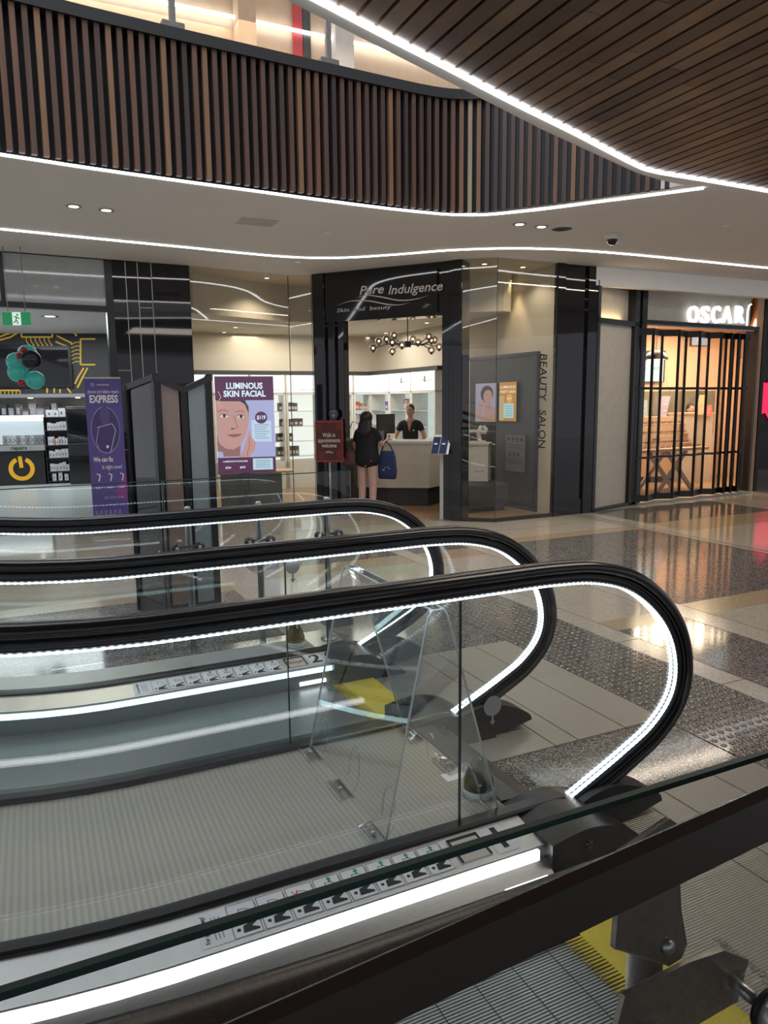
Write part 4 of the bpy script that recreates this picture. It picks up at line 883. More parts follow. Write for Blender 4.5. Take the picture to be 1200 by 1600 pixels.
def facead(a, w_, h_):
    a.rect(0, 0, w_, h_, lit((.33, .30, .42), .7), -.001); s1, s2, s3, s4 = SK(.35)
    a.disc(w_*.55, h_*.72, w_*.30, h_*.22, s3, -.0015); a.disc(w_*.60, h_*.66, w_*.21, h_*.17, s1, -.002)
    a.poly([(w_*.45, h_*.2), (w_*.5, h_*.55), (w_*.70, h_*.55), (w_*.78, h_*.32), (w_, h_*.25), (w_, 0), (w_*.2, 0)], s1, -.0018)
    a.poly([(w_*.05, h_*.1), (w_*.2, h_*.5), (w_*.4, h_*.58), (w_*.42, h_*.5), (w_*.3, h_*.3), (w_*.3, 0)], s1, -.0022); a.line([(w_*.60, h_*.58), (w_*.72, h_*.60)], h_*.014, s4, -.003); a.line([(w_*.52, h_*.69), (w_*.60, h_*.69)], h_*.012, s3, -.003); a.line([(w_*.68, h_*.70), (w_*.76, h_*.70)], h_*.012, s3, -.003)
poster('display_screen', 'pale screen of a woman with bare shoulders left of the orange screen', 'screen', SR, 743, 599, 776, 659, -.09, facead)
def pricelist(a, w_, h_):
    a.rect(w_*.03, h_*.02, w_*.97, h_*.98, flat((.16, .14, .12)), -.001)
    for i in range(4): a.disc(w_*(.18+.21*i), h_*.88, w_*.08, h_*.06, flat((.04, .035, .03)), -.002)
    for i, tx in enumerate(('COMPLIMENTARY', 'CONSULTATION')): a.text(tx, w_*.5, h_*(.72-.09*i), h_*.07, flat((.05, .045, .04)), -.002, width=w_*.8)
    for i in range(3): a.disc(w_*(.25+.2*i), h_*.48, w_*.07, h_*.07, flat((.05, .04, .035)), -.002)
    a.text('BROW BAR', w_*.5, h_*.34, h_*.05, flat((.06, .05, .04)), -.002)
def plist2(a, w_, h_):
    a.rect(w_*.03, h_*.02, w_*.97, h_*.98, flat((.16, .14, .12)), -.001)
    for i in range(4): a.disc(w_*(.18+.21*i), h_*.88, w_*.08, h_*.06, flat((.04, .035, .03)), -.002)
    for i in range(3): a.disc(w_*(.25+.2*i), h_*.48, w_*.07, h_*.07, flat((.05, .04, .035)), -.002)
    for z in (.72, .65, .36, .30, .24): a.line([(w_*.12, h_*z), (w_*.88, h_*z)], h_*.025, flat((.06, .05, .045)), -.002)
poster('poster', 'brown printed notice low on the dark salon wall', 'poster', SR, 789, 679, 821, 738, -.09, plist2)
# white display counter with sculpture
wc = thing('display_counter', 'white display counter behind the right salon window', 'counter', (1.43, 11.25, .01), -.25)
a = MB(); a.box(-.19, .17, 0, .40, .38, .97, 'white'); a.build('body', wc, bevel=.004); a = MB(); a.box(-.20, .18, -.02, .42, .97, 1.0, 'cream_panel'); a.build('counter_top', wc, bevel=.003); a = MB(); a.box(-.16, .14, .03, .38, 0, .38, 'dark_wall'); a.build('plinth', wc)
a = MB(); a.text('beauty', .04, .58, .06, flat((.35, .33, .3)), -.002); a.build('lettering', wc)
q = wc.location; sc2 = thing('product_stand', 'white product stand with a white flower on the display counter', 'stand', (q[0]-.01, q[1]+.16, q[2]+1.0), .1)
a = MB(); a.prism([(-.16, 0), (.16, 0), (.16, .03), (.10, .03), (.05, .20), (-.16, .20), (-.16, .16), (.02, .16), (.06, .03), (-.16, .03)], 1, -.05, .05, 'white'); a.build('frame', sc2)
a = MB()
for i in range(6): a.ball((.12+.05*math.cos(i*1.05), .05*math.sin(i*1.05)*.5, .20+.04*math.sin(i*1.05)), (.035, .02, .035), 'white_paper', 10, 6)
a.build('flower', sc2)
q = Zp(752, 803, 0); so_ = thing('ottoman', 'dark low ottoman inside the right salon window', 'ottoman', (q[0]-.0, q[1]+.35, .01), GR.rz)
a = MB(); a.box(-.38, .38, -.28, .28, .06, .42, mat('ottoman_fabric', (.035, .04, .05), .8)); a.build('cushion', so_, bevel=.04, seg=4); a = MB(); [a.box(x-.02, x+.02, y-.02, y+.02, 0, .07, 'black') for x in (-.3, .3) for y in (-.2, .2)]; a.build('foot', so_)
# advertising screen behind the left window
def skinad(a, w_, h_):
    mar = lit((.085, .012, .07), 1.0); a.rect(0, 0, w_, h_, mar, -.001); a.rect(0, h_*.165, w_, h_*.755, lit((.42, .44, .78), 1.0), -.0015)
    wh = lit((.62, .78, 1.0), 1.25); a.text('LUMINOUS', w_*.5, h_*.90, h_*.085, wh, -.003, width=w_*.62, bold=.035); a.text('SKIN FACIAL', w_*.5, h_*.82, h_*.085, wh, -.003, width=w_*.72, bold=.035)
    sk, sd, hr, lp = lit((.56, .31, .30), 1), lit((.30, .14, .14), 1), lit((.022, .012, .018), 1), lit((.42, .12, .14), 1)
    b = .165; H = .59
    def P(u, v): return (w_*u, h_*(b+H*v))
    a.poly([P(0, .985), P(.05, 1.0), P(.50, 1.0), P(.56, .88), P(.56, .70), P(.45, .80), P(.30, .93), P(.10, .99)], hr, -.0018)
    a.poly([P(0.0, .40), P(.06, .33), P(.10, .02), P(.36, .02), P(.40, .22), P(.50, .40), P(.56, .62), P(.555, .78), P(.50, .93), P(.42, .985), P(.0, .99)], sk, -.0022)
    a.poly([P(.0, .44), P(.05, .24), P(.15, .16), P(.27, .14), P(.38, .20), P(.40, .22), P(.38, .02), P(.10, .02), P(.09, .10), P(.0, .12)], sd, -.0026)
    a.poly([P(.0, .48), P(.03, .28), P(.12, .18), P(.26, .155), P(.36, .20), P(.46, .32), P(.51, .45), P(.30, .40)], sk, -.0028)
    a.poly([P(.36, .0), P(.44, .12), P(.50, .30), P(.54, .44), P(.575, .50), P(.58, .38), P(.66, .26), P(.64, .12), P(.54, .0)], sk, -.0032); a.line([P(.50, .02), P(.55, .20), P(.555, .36)], w_*.012, sd, -.0036)
    for ex, ez, ww in ((.13, .735, .075), (.415, .72, .06)):
        a.disc(*P(ex, ez), w_*ww, h_*.018, lit((.75, .72, .78), 1), -.0036, rot=-.1); a.disc(*P(ex+.01, ez), w_*.026, h_*.018, hr, -.0040); a.line([P(ex-ww, ez), P(ex-.02, ez+.035), P(ex+ww, ez+.012)], h_*.007, hr, -.0044)
        a.line([P(ex-ww-.02, ez+.075), P(ex, ez+.105), P(ex+ww+.01, ez+.075)], h_*.010, sd, -.0036)
    a.line([P(.30, .74), P(.335, .60), P(.365, .55), P(.33, .51), P(.24, .52)], h_*.009, sd, -.0036); a.line([P(.25, .50), P(.29, .505)], h_*.010, hr, -.004)
    a.poly([P(.17, .40), P(.26, .415), P(.31, .41), P(.35, .42), P(.43, .405), P(.35, .36), P(.28, .35)], lp, -.0036); a.line([P(.18, .40), P(.30, .39), P(.43, .405)], h_*.005, hr, -.004)
    a.disc(w_*.77, h_*.575, w_*.105, w_*.105, mar, -.003); a.text('$119', w_*.77, h_*.575, h_*.055, wh, -.005, width=w_*.15, bold=.03)
    a.poly([(w_*.60, h_*.33), (w_*.94, h_*.32), (w_*.94, h_*.54), (w_*.60, h_*.55)], lit((.55, .72, .95), 1.0), -.0026)
    for i in range(7): a.line([(w_*.65, h_*(.50-.023*i)), (w_*(.90-.03*(i % 3)), h_*(.50-.023*i))], h_*.006, lit((.25, .3, .5), .8), -.003)
    a.poly([(w_*.60, h_*.03), (w_*.95, h_*.03), (w_*.95, h_*.15), (w_*.60, h_*.15)], lit((.50, .72, .90), 1.0), -.0026)
    for i in range(4): a.line([(w_*.65, h_*(.125-.022*i)), (w_*.90, h_*(.125-.022*i))], h_*.006, lit((.2, .3, .45), .8), -.003)
    a.text('LUMINOUS PACKAGES', w_*.30, h_*.125, h_*.022, wh, -.003, width=w_*.42, bold=.03); a.text('$324', w_*.17, h_*.06, h_*.028, wh, -.003, bold=.03); a.text('$475', w_*.42, h_*.06, h_*.028, wh, -.003, bold=.03)
    a.line([P(-.0+.05, 1.16), P(.10, 1.06), P(.05, .98), P(.09, .88)], w_*.012, lit((.8, .4, .35), 1), -.003)
AD = Fr((-2.35, 10.95), (-1.35, 11.20))
t = poster('advertising_screen', 'portrait screen advertising Luminous Skin Facial with a smiling face', 'screen', AD, 338, 588, 429, 739, 0, skinad, depth=.05)
a = MB(); a.box(.34, .46, .05, .10, -.6, .3, 'black'); a.build('stand', t)
bx = AD.uv(345, 740)[0]; cb = thing('cabinet', 'low dark cabinet with timber top under the advertising screen', 'cabinet', AD.at(bx, .12, .01), AD.rz)
a = MB(); a.box(0, .92, 0, .4, 0, .58, 'dark_wall'); a.build('body', cb, bevel=.004); a = MB(); a.box(-.03, 1.1, -.02, .42, .58, .61, 'pine'); a.build('cabinet_top', cb)
# walk-in sign on its stand
q = Zp(519, 793, 0); ws = thing('sign_stand', 'red framed sign on a slim pole reading Walk in appointments welcome', 'sign', (q[0]+.04, 10.72, 0), PF.rz*.3)
H0_ = 10.72; fz0 = Pp(519, 722, (-2, H0_), (2, H0_)).z; fz1 = Pp(519, 657, (-2, H0_), (2, H0_)).z; hw = (Pp(541, 690, (-2, H0_), (2, H0_)).x - Pp(497, 690, (-2, H0_), (2, H0_)).x)/2
a = MB(); a.lathe([(.016, .01), (.016, fz0+.05)], 'steel'); a.lathe([(.16, .0), (.16, .012), (.03, .02)], 'steel'); a.build('pole', ws)
a = MB(); a.box(-hw, hw, -.02, .01, fz0, fz1, mat('red_frame', (.28, .03, .025), .35)); a.build('frame', ws, bevel=.004)
a = MB(); a.rect(-hw*.90, fz0+.03, hw*.90, fz1-.03, flat((.09, .02, .02)), -.021); wt = flat((.75, .68, .62)); zc = (fz0+fz1)/2
for i, tx in enumerate(('Walk in', 'appointments', 'welcome')): a.text(tx, 0, zc+.09-.075*i, .085, wt, -.022, width=(.19, .33, .22)[i], bold=.012)
a.line([(-.05, zc-.15), (0, zc-.14), (.05, zc-.155)], .006, wt, -.022); a.line([(-.06, zc-.165), (0, zc-.158), (.06, zc-.17)], .006, wt, -.022)
for x, z in ((-.15, .22), (.14, .25), (-.12, -.22), (.15, -.2)): a.disc(x, zc+z*.9, .04, .06, flat((.16, .03, .02)), -.0213)
a.build('notice', ws)
q = PF.uv(519, 647); a = MB(); a.disc(0, 0, .085, .085, 'ink'); a.disc(0, 0, .078, .078, flat((.10, .09, .10)), -.001); a.disc(0, -.02, .03, .025, flat((.35, .33, .33)), -.002); a.line([(-.05, .035), (.05, .035)], .012, flat((.4, .38, .38)), -.002); tag(a.build('round_sticker', loc=PF.at(q[0], -.006 if q[0] < .2 else .04, q[1]), rz=PF.rz), 'round dark sticker on the left jamb above the red sign', 'sticker')
# brochure stand
q = Zp(690, 812, 0); bs = thing('brochure_stand', 'slim silver stand holding navy brochures at the salon entrance', 'stand', (*q, 0), PF.rz*.6)
a = MB(); a.box(-.025, .025, -.012, .012, .01, .98, 'alu'); a.box(-.14, .14, -.14, .14, 0, .012, 'steel'); a.build('pole', bs)
a = MB(); a.obox((.0, -.05, 1.06), (.125, 0, 0), (0, .004, -.002), (0.01, .07, .13), 'white_paper'); a.build('holder', bs)
for dx in (-.055, .055):
    a = MB(); a.obox((dx-.012, -.068, 1.05), (.05, 0, 0), (0, .004, -.002), (.01, .06, .11), 'cloth_navy'); b = Vector((dx-.012, -.078, 1.07)); a.obox(b, (.022, 0, 0), (0, .002, -.001), (0, .006, .010), 'white_paper'); a.build('brochure', bs)
# ================================================================== PHONE SHOP
PH = Fr((-6.8, 8.12), (-3.50, 9.91))
zb = PH.uv(80, 474)[1]; a = MB(); L = PH.L
a.box(0, L, 0, .10, zb-.07, zb, 'black'); a.box(L-.09, L, -.01, .12, 0, CZ, 'black'); xv = PH.uv(3, 430)[0]; a.box(xv-.03, xv+.02, -.01, .1, zb, CZ, 'black'); struct(a, 'trim_6', loc=(*PH.A, 0), rz=PH.rz)
a = MB(); a.box(0, L-.09, .02, .08, zb, CZ, mat('white_glass_panel', (.40, .42, .42), .06, spec=.8)); struct(a, 'wall_transom', loc=(*PH.A, 0), rz=PH.rz)
phc = [(-12.5, 6.0), (-3.45, 10.0), (-3.3, 10.35), (-5.4, 17.5), (-12.5, 16.5)]
a = MB(); a.prism(phc, 2, 3.25, 3.3, 'up_white'); struct(a, 'ceiling_shop')
a = MB(); a.prism(phc, 2, .002, .008, mat('pale_vinyl', (.44, .47, .46), .25)); struct(a, 'floor_shop')
a = MB(); wallseg(a, (-5.4, 17.5), (-3.3, 10.35), 0, 3.5, .08, 'dark_wall'); struct(a, 'wall_shop_right')
CW = Fr((-12.0, 16.4), (-5.3, 17.3))
a = MB(); a.box(0, CW.L, 0, .1, 0, 3.5, mat('shop_back', (.30, .29, .28), .6)); struct(a, 'wall_shop_back', loc=(*CW.A, 0), rz=CW.rz)
gfz = CW.uv(60, 616)[1]; gft = 3.24
cw = thing('graphic_wall', 'black wall band printed with gold circuit board lines', 'wall graphic', (*CW.at(0, -.06, gfz)[:2], gfz), CW.rz)
a = MB(); a.box(0, CW.L, 0, .05, 0, gft-gfz, mat('graphic_black', (.028, .028, .030), .5)); a.build('backing', cw)
def cu_(px, py): q = CW.uv(px, py); return (q[0], q[1]-gfz)
a = MB()
for pts in ([(83, 503), (83, 527), (35, 527), (35, 512)], [(35, 512), (20, 520), (8, 524), (0, 527)], [(33, 518), (18, 527), (0, 532)], [(92, 505), (120, 523)], [(100, 504), (117, 510), (126, 519)], [(90, 525), (112, 536)], [(88, 534), (104, 541)], [(150, 530), (127, 530), (127, 570), (150, 570)], [(138, 575), (130, 590), (122, 606)], [(132, 575), (124, 588), (118, 600)], [(0, 610), (32, 610)], [(75, 606), (75, 614)], [(86, 606), (86, 614)], [(95, 608), (95, 614)], [(106, 606), (112, 614)], [(30, 500), (22, 508), (12, 513), (0, 515)], [(122, 503), (134, 514)], [(140, 505), (148, 514)]):
    a.line([cu_(*p) for p in pts], .034, 'gold', -.002)
for x in range(42, 80, 7): a.line([cu_(x, 528), cu_(x+1, 534), cu_(x+5, 539)], .018, 'gold', -.002); a.disc(*cu_(x+5, 540), .022, .022, 'gold', -.002)
for y in range(535, 570, 6): a.line([cu_(127, y), cu_(120, y), cu_(113, y+3)], .018, 'gold', -.002); a.disc(*cu_(113, y+3), .02, .02, 'gold', -.002)
for x in range(3, 34, 6): a.line([cu_(x, 610), cu_(x, 616)], .02, 'gold', -.002)
for p in ((120, 524), (126, 520), (112, 536), (104, 541)): a.disc(*cu_(*p), .026, .026, 'gold', -.002)
a.build('circuit_lines', cw)
t = thing('television', 'large black television on the gold circuit wall behind the balloons', 'television', CW.at(0, -.12, 0), CW.rz)
x0, z0 = CW.uv(-10, 606); x1, z1 = CW.uv(112, 541); a = MB(); a.box(x0, x1, 0, .05, z0, z1, 'black'); a.build('bezel', t, bevel=.006); a = MB(); a.box(x0+.06, x1-.06, -.004, 0, z0+.06, z1-.06, 'black_gloss'); a.build('screen', t)
# shelf ledge lights
a = MB(); a.box(0, CW.L, -.5, 0, gfz-.08, gfz, 'steel'); struct(a, 'trim_7', loc=(*CW.A, 0), rz=CW.rz)
a = MB(); a.box(0, CW.L, -.5, 0, gfz-.55, gfz-.50, 'beam'); tag(a.build('wall_shelf', loc=(*CW.A, 0), rz=CW.rz), 'long dark shelf under the gold circuit wall', 'shelf')
for px in (53, 126): x = CW.uv(px, 618)[0]; spot('shelf_light', CW.at(x, -.25, gfz-.1), 22, 120); b = MB(); b.lathe([(.05, -.0), (.05, -.015)], 'lamp_warm'); tag(b.build('downlight', loc=CW.at(x, -.25, gfz-.081)), 'small shelf light under the gold circuit wall, %s' % ('left' if px < 100 else 'right'), 'downlight')
for i in range(9):
    x = CW.uv(4+i*11, 640)[0]; a = MB(); h = random.uniform(.16, .3); w_ = random.uniform(.10, .2); a.box(-w_/2, w_/2, -.06, .06, 0, h, flat(random.choice([(.05, .05, .06), (.3, .3, .32), (.12, .1, .1)]))); a.rect(-w_*.3, h*.2, w_*.3, h*.7, flat((.4, .4, .42)), -.061)
    tag(a.build('product_box', loc=CW.at(x, -.3, gfz-.5), rz=CW.rz), 'dark device box on the long shelf under the circuit wall', 'box', 'device boxes on the long shelf')
# exit sign
q = Pp(26, 498, (-6, 9.0), (0, 9.0)); ex = thing('exit_sign', 'green running man exit sign hanging from the soffit at far left', 'sign', (q.x, q.y, q.z), .05)
a = MB(); a.box(-.17, .17, 0, .03, -.085, .085, 'white'); a.build('case', ex, bevel=.003); a = MB(); gr = lit((.01, .22, .08), .8); wv = lit((.75, .9, .8), .8)
a.rect(-.165, -.075, .165, .075, gr, -.001); a.rect(-.05, -.075, .05, .075, wv, -.002); a.disc(.012, .045, .012, .012, gr, -.003); a.line([(-.03, .02), (.0, .025), (.02, .0), (.035, .008)], .012, gr, -.003); a.line([(.0, .025), (-.008, -.015), (.012, -.035), (.008, -.06)], .014, gr, -.003); a.line([(-.008, -.015), (-.02, -.04), (-.04, -.042)], .013, gr, -.003); a.build('pictogram', ex)
a = MB(); a.tube([(-.1, .015, .085), (-.1, .015, CZ-q.z)], .005, 'steel', 6); a.tube([(.1, .015, .085), (.1, .015, CZ-q.z)], .005, 'steel', 6); a.build('hanger', ex)
dl(78, 494, 'round white downlight in the phone shop ceiling', None, 'lamp_white', z=3.25, r=.15)
# showcase and counter
SH_ = Fr(Zp(-60, 762, 0), Zp(76, 757, 0))
sc3 = thing('service_counter', 'black service counter with a gold power symbol', 'counter', SH_.at(0, 0, .008), SH_.rz)
xr = SH_.uv(68, 700)[0]; zc = SH_.uv(30, 696)[1]; zt = SH_.uv(30, 650)[1]
a = MB(); a.box(0, xr, 0, .6, 0, zc, 'black'); a.build('body', sc3); a = MB(); a.box(-.0, xr+.03, -.05, .6, zc-.12, zc, 'grey_shelf'); a.text('repairs', SH_.uv(30, 698)[0], zc-.06, .11, 'ink', -.053, bold=.02); a.build('counter_top', sc3)
g2 = mat('logo_gold', (.62, .34, .01), .5, emit=(.7, .38, .02), es=.25); q = SH_.uv(34, 733); a = MB(); a.ring(q[0], q[1], .25, .085, g2, -.004, a0=math.radians(115), a1=math.radians(425), n=40)
a.line([(q[0]-.02, q[1]+.26), (q[0], q[1]+.02)], .075, g2, -.005); a.build('power_symbol', sc3)
sc4 = thing('glass_showcase', 'brightly lit glass showcase of phone accessories on the service counter', 'showcase', SH_.at(0, .05, zc+.008), SH_.rz)
hh = zt-zc; a = MB(); a.box(0, xr, .25, .28, 0, hh, emis('showcase_back', (.80, .93, 1), .55)); a.box(0, xr, 0, .28, hh*.82, hh, emis('showcase_light', (.9, .97, 1), 2.0)); a.build('lit_back', sc4)
a = MB(); a.box(0, xr, -.01, 0, 0, hh*.82, 'glass'); a.build('glass_front', sc4)
for r_ in range(2):
    for i in range(9):
        x = SH_.uv(6+i*7, 680)[0]; a = MB(); a.box(-.05, .05, -.02, .02, 0, .19, flat(random.choice([(.5, .5, .52), (.25, .26, .3), (.6, .6, .62), (.3, .3, .28)]))); a.line([(-.03, .05), (.03, .09), (-.02, .13)], .012, 'ink', -.021)
        tag(a.build('accessory_pack', loc=SH_.at(x, .22-r_*.1, zc+.012+.20*r_*0), rz=SH_.rz), 'hanging accessory pack inside the lit showcase, %s row' % ('front' if r_ else 'back'), 'packet', 'showcase packets %s' % ('front' if r_ else 'back'))
# accessory rack
RK = Fr(Zp(66, 757, 0), Zp(112, 755, 0)); x0 = RK.uv(71, 700)[0]; x1 = RK.uv(111, 700)[0]; zt = RK.uv(85, 652)[1]
rk = thing('display_rack', 'black display rack of small white boxes right of the power symbol', 'rack', RK.at(x0, -.02, .008), RK.rz)
w_ = x1-x0; a = MB(); a.box(0, w_, .25, .3, 0, zt, 'black'); a.box(0, .02, 0, .3, 0, zt, 'black'); a.box(w_-.02, w_, 0, .3, 0, zt, 'black'); a.build('carcass', rk)
rowpx = [(652, 3), (673, 6), (696, 7), (716, 6), (737, 6), (752, 3)]
for ri, (py, n) in enumerate(rowpx):
    z = RK.uv(88, py)[1]; z = max(z, .02); b = MB(); b.box(.02, w_-.02, .02, .25, z-.02, z, 'beam'); b.build('shelf', rk)
    for i in range(n):
        x = .07 + (w_-.14)*(i+.5)/n; h = random.uniform(.13, .19); ww = .075 if ri else .14; a = MB(); cc_ = (.62, .63, .66) if not (ri == 2 and i == 2) else (.65, .15, .05)
        a.box(-ww/2, ww/2, -.02, .02, 0, h, flat(cc_)); a.rect(-ww*.2, h*.25, ww*.05, h*.6, flat((.15, .15, .18)), -.021)
        lab = 'small orange box among white ones on the third rack shelf' if cc_[0] == .65 else 'small white accessory box on the %s shelf of the black rack' % ['top', 'second', 'third', 'fourth', 'fifth', 'bottom'][ri]
        tag(a.build('accessory_box', loc=RK.at(x0+x+.0, .06-.02, z+.009), rz=RK.rz), lab, 'box', None if cc_[0] == .65 else 'white boxes on the %s rack shelf' % ['top', 'second', 'third', 'fourth', 'fifth', 'bottom'][ri])
q = Zp(128, 757, 0); vm = thing('fridge', 'tall black cabinet behind the purple banner', 'cabinet', (q[0], q[1], .008), RK.rz)
a = MB(); a.box(-.22, .5, 0, .5, 0, 1.62, 'black_gloss'); a.build('body', vm, bevel=.02); a = MB(); a.box(-.2, .48, -.02, 0, .9, 1.58, 'black_gloss'); a.build('door', vm, bevel=.01); a = MB(); a.box(-.2, .48, -.02, 0, .60, .85, 'guide'); a.build('drawer', vm, bevel=.005)
# balloons
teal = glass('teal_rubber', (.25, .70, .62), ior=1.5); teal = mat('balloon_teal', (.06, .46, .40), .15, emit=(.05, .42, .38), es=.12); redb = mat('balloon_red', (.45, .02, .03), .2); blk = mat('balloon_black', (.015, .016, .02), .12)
for px, py, r, m, l in ((43, 553, 14, teal, 'pale teal balloon at the top of the bunch'), (26, 566, 15, teal, 'pale teal balloon at the left of the bunch'), (28, 582, 15, teal, 'pale teal balloon in front of the left one'), (55, 594, 14, teal, 'pale teal balloon at the bottom right of the bunch'), (48, 562, 15, blk, 'large black balloon in the bunch'), (37, 547, 5, redb, 'small red balloon at the top of the bunch'), (30, 556, 5, redb, 'small red balloon left of the black one'), (33, 598, 5, redb, 'small red balloon hanging below the bunch')):
    dpt = 9.6 + {14: 0, 15: .0, 5: -.2}[r] - (.22 if m is blk else 0); q = Pp(px, py, (-9, dpt), (0, dpt)); rr = r/F_PX*dpt; t = thing('balloon', l, 'balloon', q)
    a = MB(); a.ball((0, 0, 0), (rr, rr, rr*.97), m, 24, 16); a.build('skin', t); a = MB(); a.lathe([(.008, -rr*1.0), (.016, -rr*1.08)], m, seg=8); a.build('knot', t)
# pull-up banner
BN = Fr((-3.83, 9.28), (-3.30, 9.46))
q = BN.uv(160, 592); bn = thing('banner', 'purple pull-up banner advertising express phone repairs', 'banner', (*BN.A, 0), BN.rz)
hb = BN.uv(160, 591)[1]; x0 = BN.uv(133, 620)[0]; x1 = BN.uv(190, 620)[0]; w_ = x1-x0
pur = mat('banner_purple', (.085, .065, .26), .5); a = MB(); a.box(x0, x1, 0, .004, .08, hb, pur); a.build('sheet', bn); a = MB(); a.box(x0-.01, x1+.01, -.05, .06, 0, .08, 'steel'); a.box(x0, x1, -.01, .012, hb-.012, hb+.015, 'steel'); a.build('base', bn, bevel=.01)
a = MB(); wv = flat((.72, .72, .78)); H = lambda py: BN.uv(165, py)[1]; cxm = (x0+x1)/2
a.text('phones and tablets repairs', cxm, H(612), .06, wv, -.002, width=w_*.85); a.text('EXPRESS', cxm, H(624), .13, wv, -.002, width=w_*.78, bold=.03)
a.text('We can fix', cxm-.05, H(718), .085, wv, -.002, width=w_*.55, bold=.015); a.text('it right now!', cxm+.05, H(730), .075, wv, -.002, width=w_*.55)
a.disc(cxm, H(672), w_*.40, (H(636)-H(709))/2, flat((.05, .04, .15)), -.0015); a.ring(cxm, H(672), w_*.40, .006, flat((.3, .28, .5)), -.002, sq=((H(636)-H(709))/2)/(w_*.40))
a.disc(cxm, H(650), w_*.14, .12, flat((.08, .07, .20)), -.0022); a.line([(cxm-.10, H(668)), (cxm+.08, H(662)), (cxm+.12, H(672)), (cxm+.04, H(708))], .012, flat((.35, .33, .50)), -.0024); a.line([(cxm-.08, H(668)), (cxm-.12, H(690)), (cxm-.08, H(706))], .009, flat((.3, .28, .45)), -.0024); a.disc(cxm+.01, H(698), .015, .02, wv, -.0026)
for i in range(3): a.line([(cxm-.14+.14*i, H(740)), (cxm-.10+.14*i, H(742)), (cxm-.12+.14*i, H(752))], .012, wv, -.002); a.line([(cxm-.16+.14*i, H(762)), (cxm-.10+.14*i, H(762))], .015, flat((.4, .4, .55)), -.002)
a.text('(07) 3733 0960', cxm+.05, H(778), .05, flat((.4, .4, .6)), -.002, width=w_*.55)
a.ring(cxm-.12, H(601), .018, .005, wv, -.002); a.text('newphone', cxm+.0, H(601), .035, wv, -.002)
for i in range(6): a.rect(x0+w_*(.06+.13*i), H(804), x0+w_*(.14+.13*i), H(797), flat((.18, .15, .38)), -.002)
a.poly([(x1-.16, H(770)), (x1-.02, H(745)), (x1, H(745)), (x1, H(785))], flat((.22, .05, .26)), -.001); a.build('print', bn)
# ================================================================== OPTICIAN SHOPFRONT
O1, O2 = (3.97, 11.58), (6.40, 12.92)
OS = Fr(O1, O2)
hz = OS.uv(1085, 509)[1]; bz = OS.uv(1000, 449)[1]
a = MB(); a.box(-.02, OS.L+.02, -.06, .14, hz-.02, hz+.04, 'black'); a.box(-.03, .08, -.05, .16, 0, bz, 'black'); a.box(OS.L-.03, OS.L+.03, -.05, .16, 0, hz, 'black'); struct(a, 'trim_8', loc=(*OS.A, 0), rz=OS.rz)
a = MB(); a.box(0, OS.L, .12, .25, hz, CZ+.1, 'cream_panel'); struct(a, 'wall_sign_band', loc=(*OS.A, 0), rz=OS.rz)
BH = Fr((3.02, 10.72), (9.0, 13.49)); zb_ = BH.uv(1090, 457)[1]
a = MB(); a.box(0, BH.L, 0, .12, zb_, CZ+.05, 'plaster'); struct(a, 'wall_bulkhead', loc=(*BH.A, 0), rz=BH.rz)
a = MB(); a.prism([(3.0, 10.75), (9.0, 13.5), (13, 12.2), (16, 26), (4, 26), (3.0, 11.8)], 2, CZ+.02, CZ+.1, 'plaster'); struct(a, 'ceiling_far')
sg = thing('shop_sign', 'white illuminated letters reading Oscar above the folding doors', 'sign', OS.at(0, .09, 0), OS.rz)
wl = emis('sign_letters', (.96, .98, 1), 1.15)
for chh, p0, p1 in (('O', 1078, 1098), ('S', 1099, 1114), ('C', 1116, 1131), ('A', 1132, 1150), ('R', 1152, 1168)):
    xa, xb = OS.uv(p0, 492)[0], OS.uv(p1, 492)[0]; za, zb2 = OS.uv((p0+p1)/2, 506)[1], OS.uv((p0+p1)/2, 479)[1]
    a = MB(); a.text(chh, (xa+xb)/2, (za+zb2)/2, (zb2-za)*1.38, wl, -.03, bold=.022, depth=.05, width=(xb-xa)*.86); a.build('letter', sg)
xa = OS.uv(1173, 492)[0]; a = MB(); a.tube([(xa, -.03, hz+.06), (xa, -.03, hz+.30), (xa+.03, -.03, hz+.40), (xa+.08, -.03, hz+.42)], .018, wl, 8); a.build('letter', sg)
# concertina doors
fd = thing('folding_door', 'black framed concertina glass doors across the optician shopfront', 'door', OS.at(0, 0, 0), OS.rz)
OSb = Fr(OS.at(0, -.12)[:2], OS.at(OS.L, -.12)[:2])
vx = [(OSb if i % 2 else OS).uv(p, 640)[0] for i, p in enumerate((990, 1016, 1030, 1056, 1067, 1088, 1102, 1121, 1129, 1137, 1140, 1148, 1150, 1158, 1164))]
for i in range(len(vx)-1):
    xa, xb = vx[i], vx[i+1]; ya, yb = ((-.0, -.12) if i % 2 == 0 else (-.12, 0)); d = .022; z0, z1 = .05, hz-.10
    a = MB()
    a.bar((xa, ya, z0), (xa, ya, z1), .032, .03, 'black'); a.bar((xb, yb, z0), (xb, yb, z1), .032, .03, 'black')
    for z, t_ in ((z0+.05, .10), (z1-.04, .10), (.74, .035), (OS.uv(1080, 607)[1], .04)): a.bar((xa, ya, z), (xb, yb, z), .03, t_, 'black')
    f = a.build('door_panel', fd); b = MB(); b.bar((xa, ya, (z0+z1)/2), (xb, yb, (z0+z1)/2), .005, z1-z0-.1, 'glass'); b.build('glass', f)
a = MB(); a.box(0, OS.L, -.10, .10, .002, .03, 'steel_warm'); a.box(0, OS.L, -.02, .02, hz-.04, hz-.02, 'steel'); a.build('track', fd)
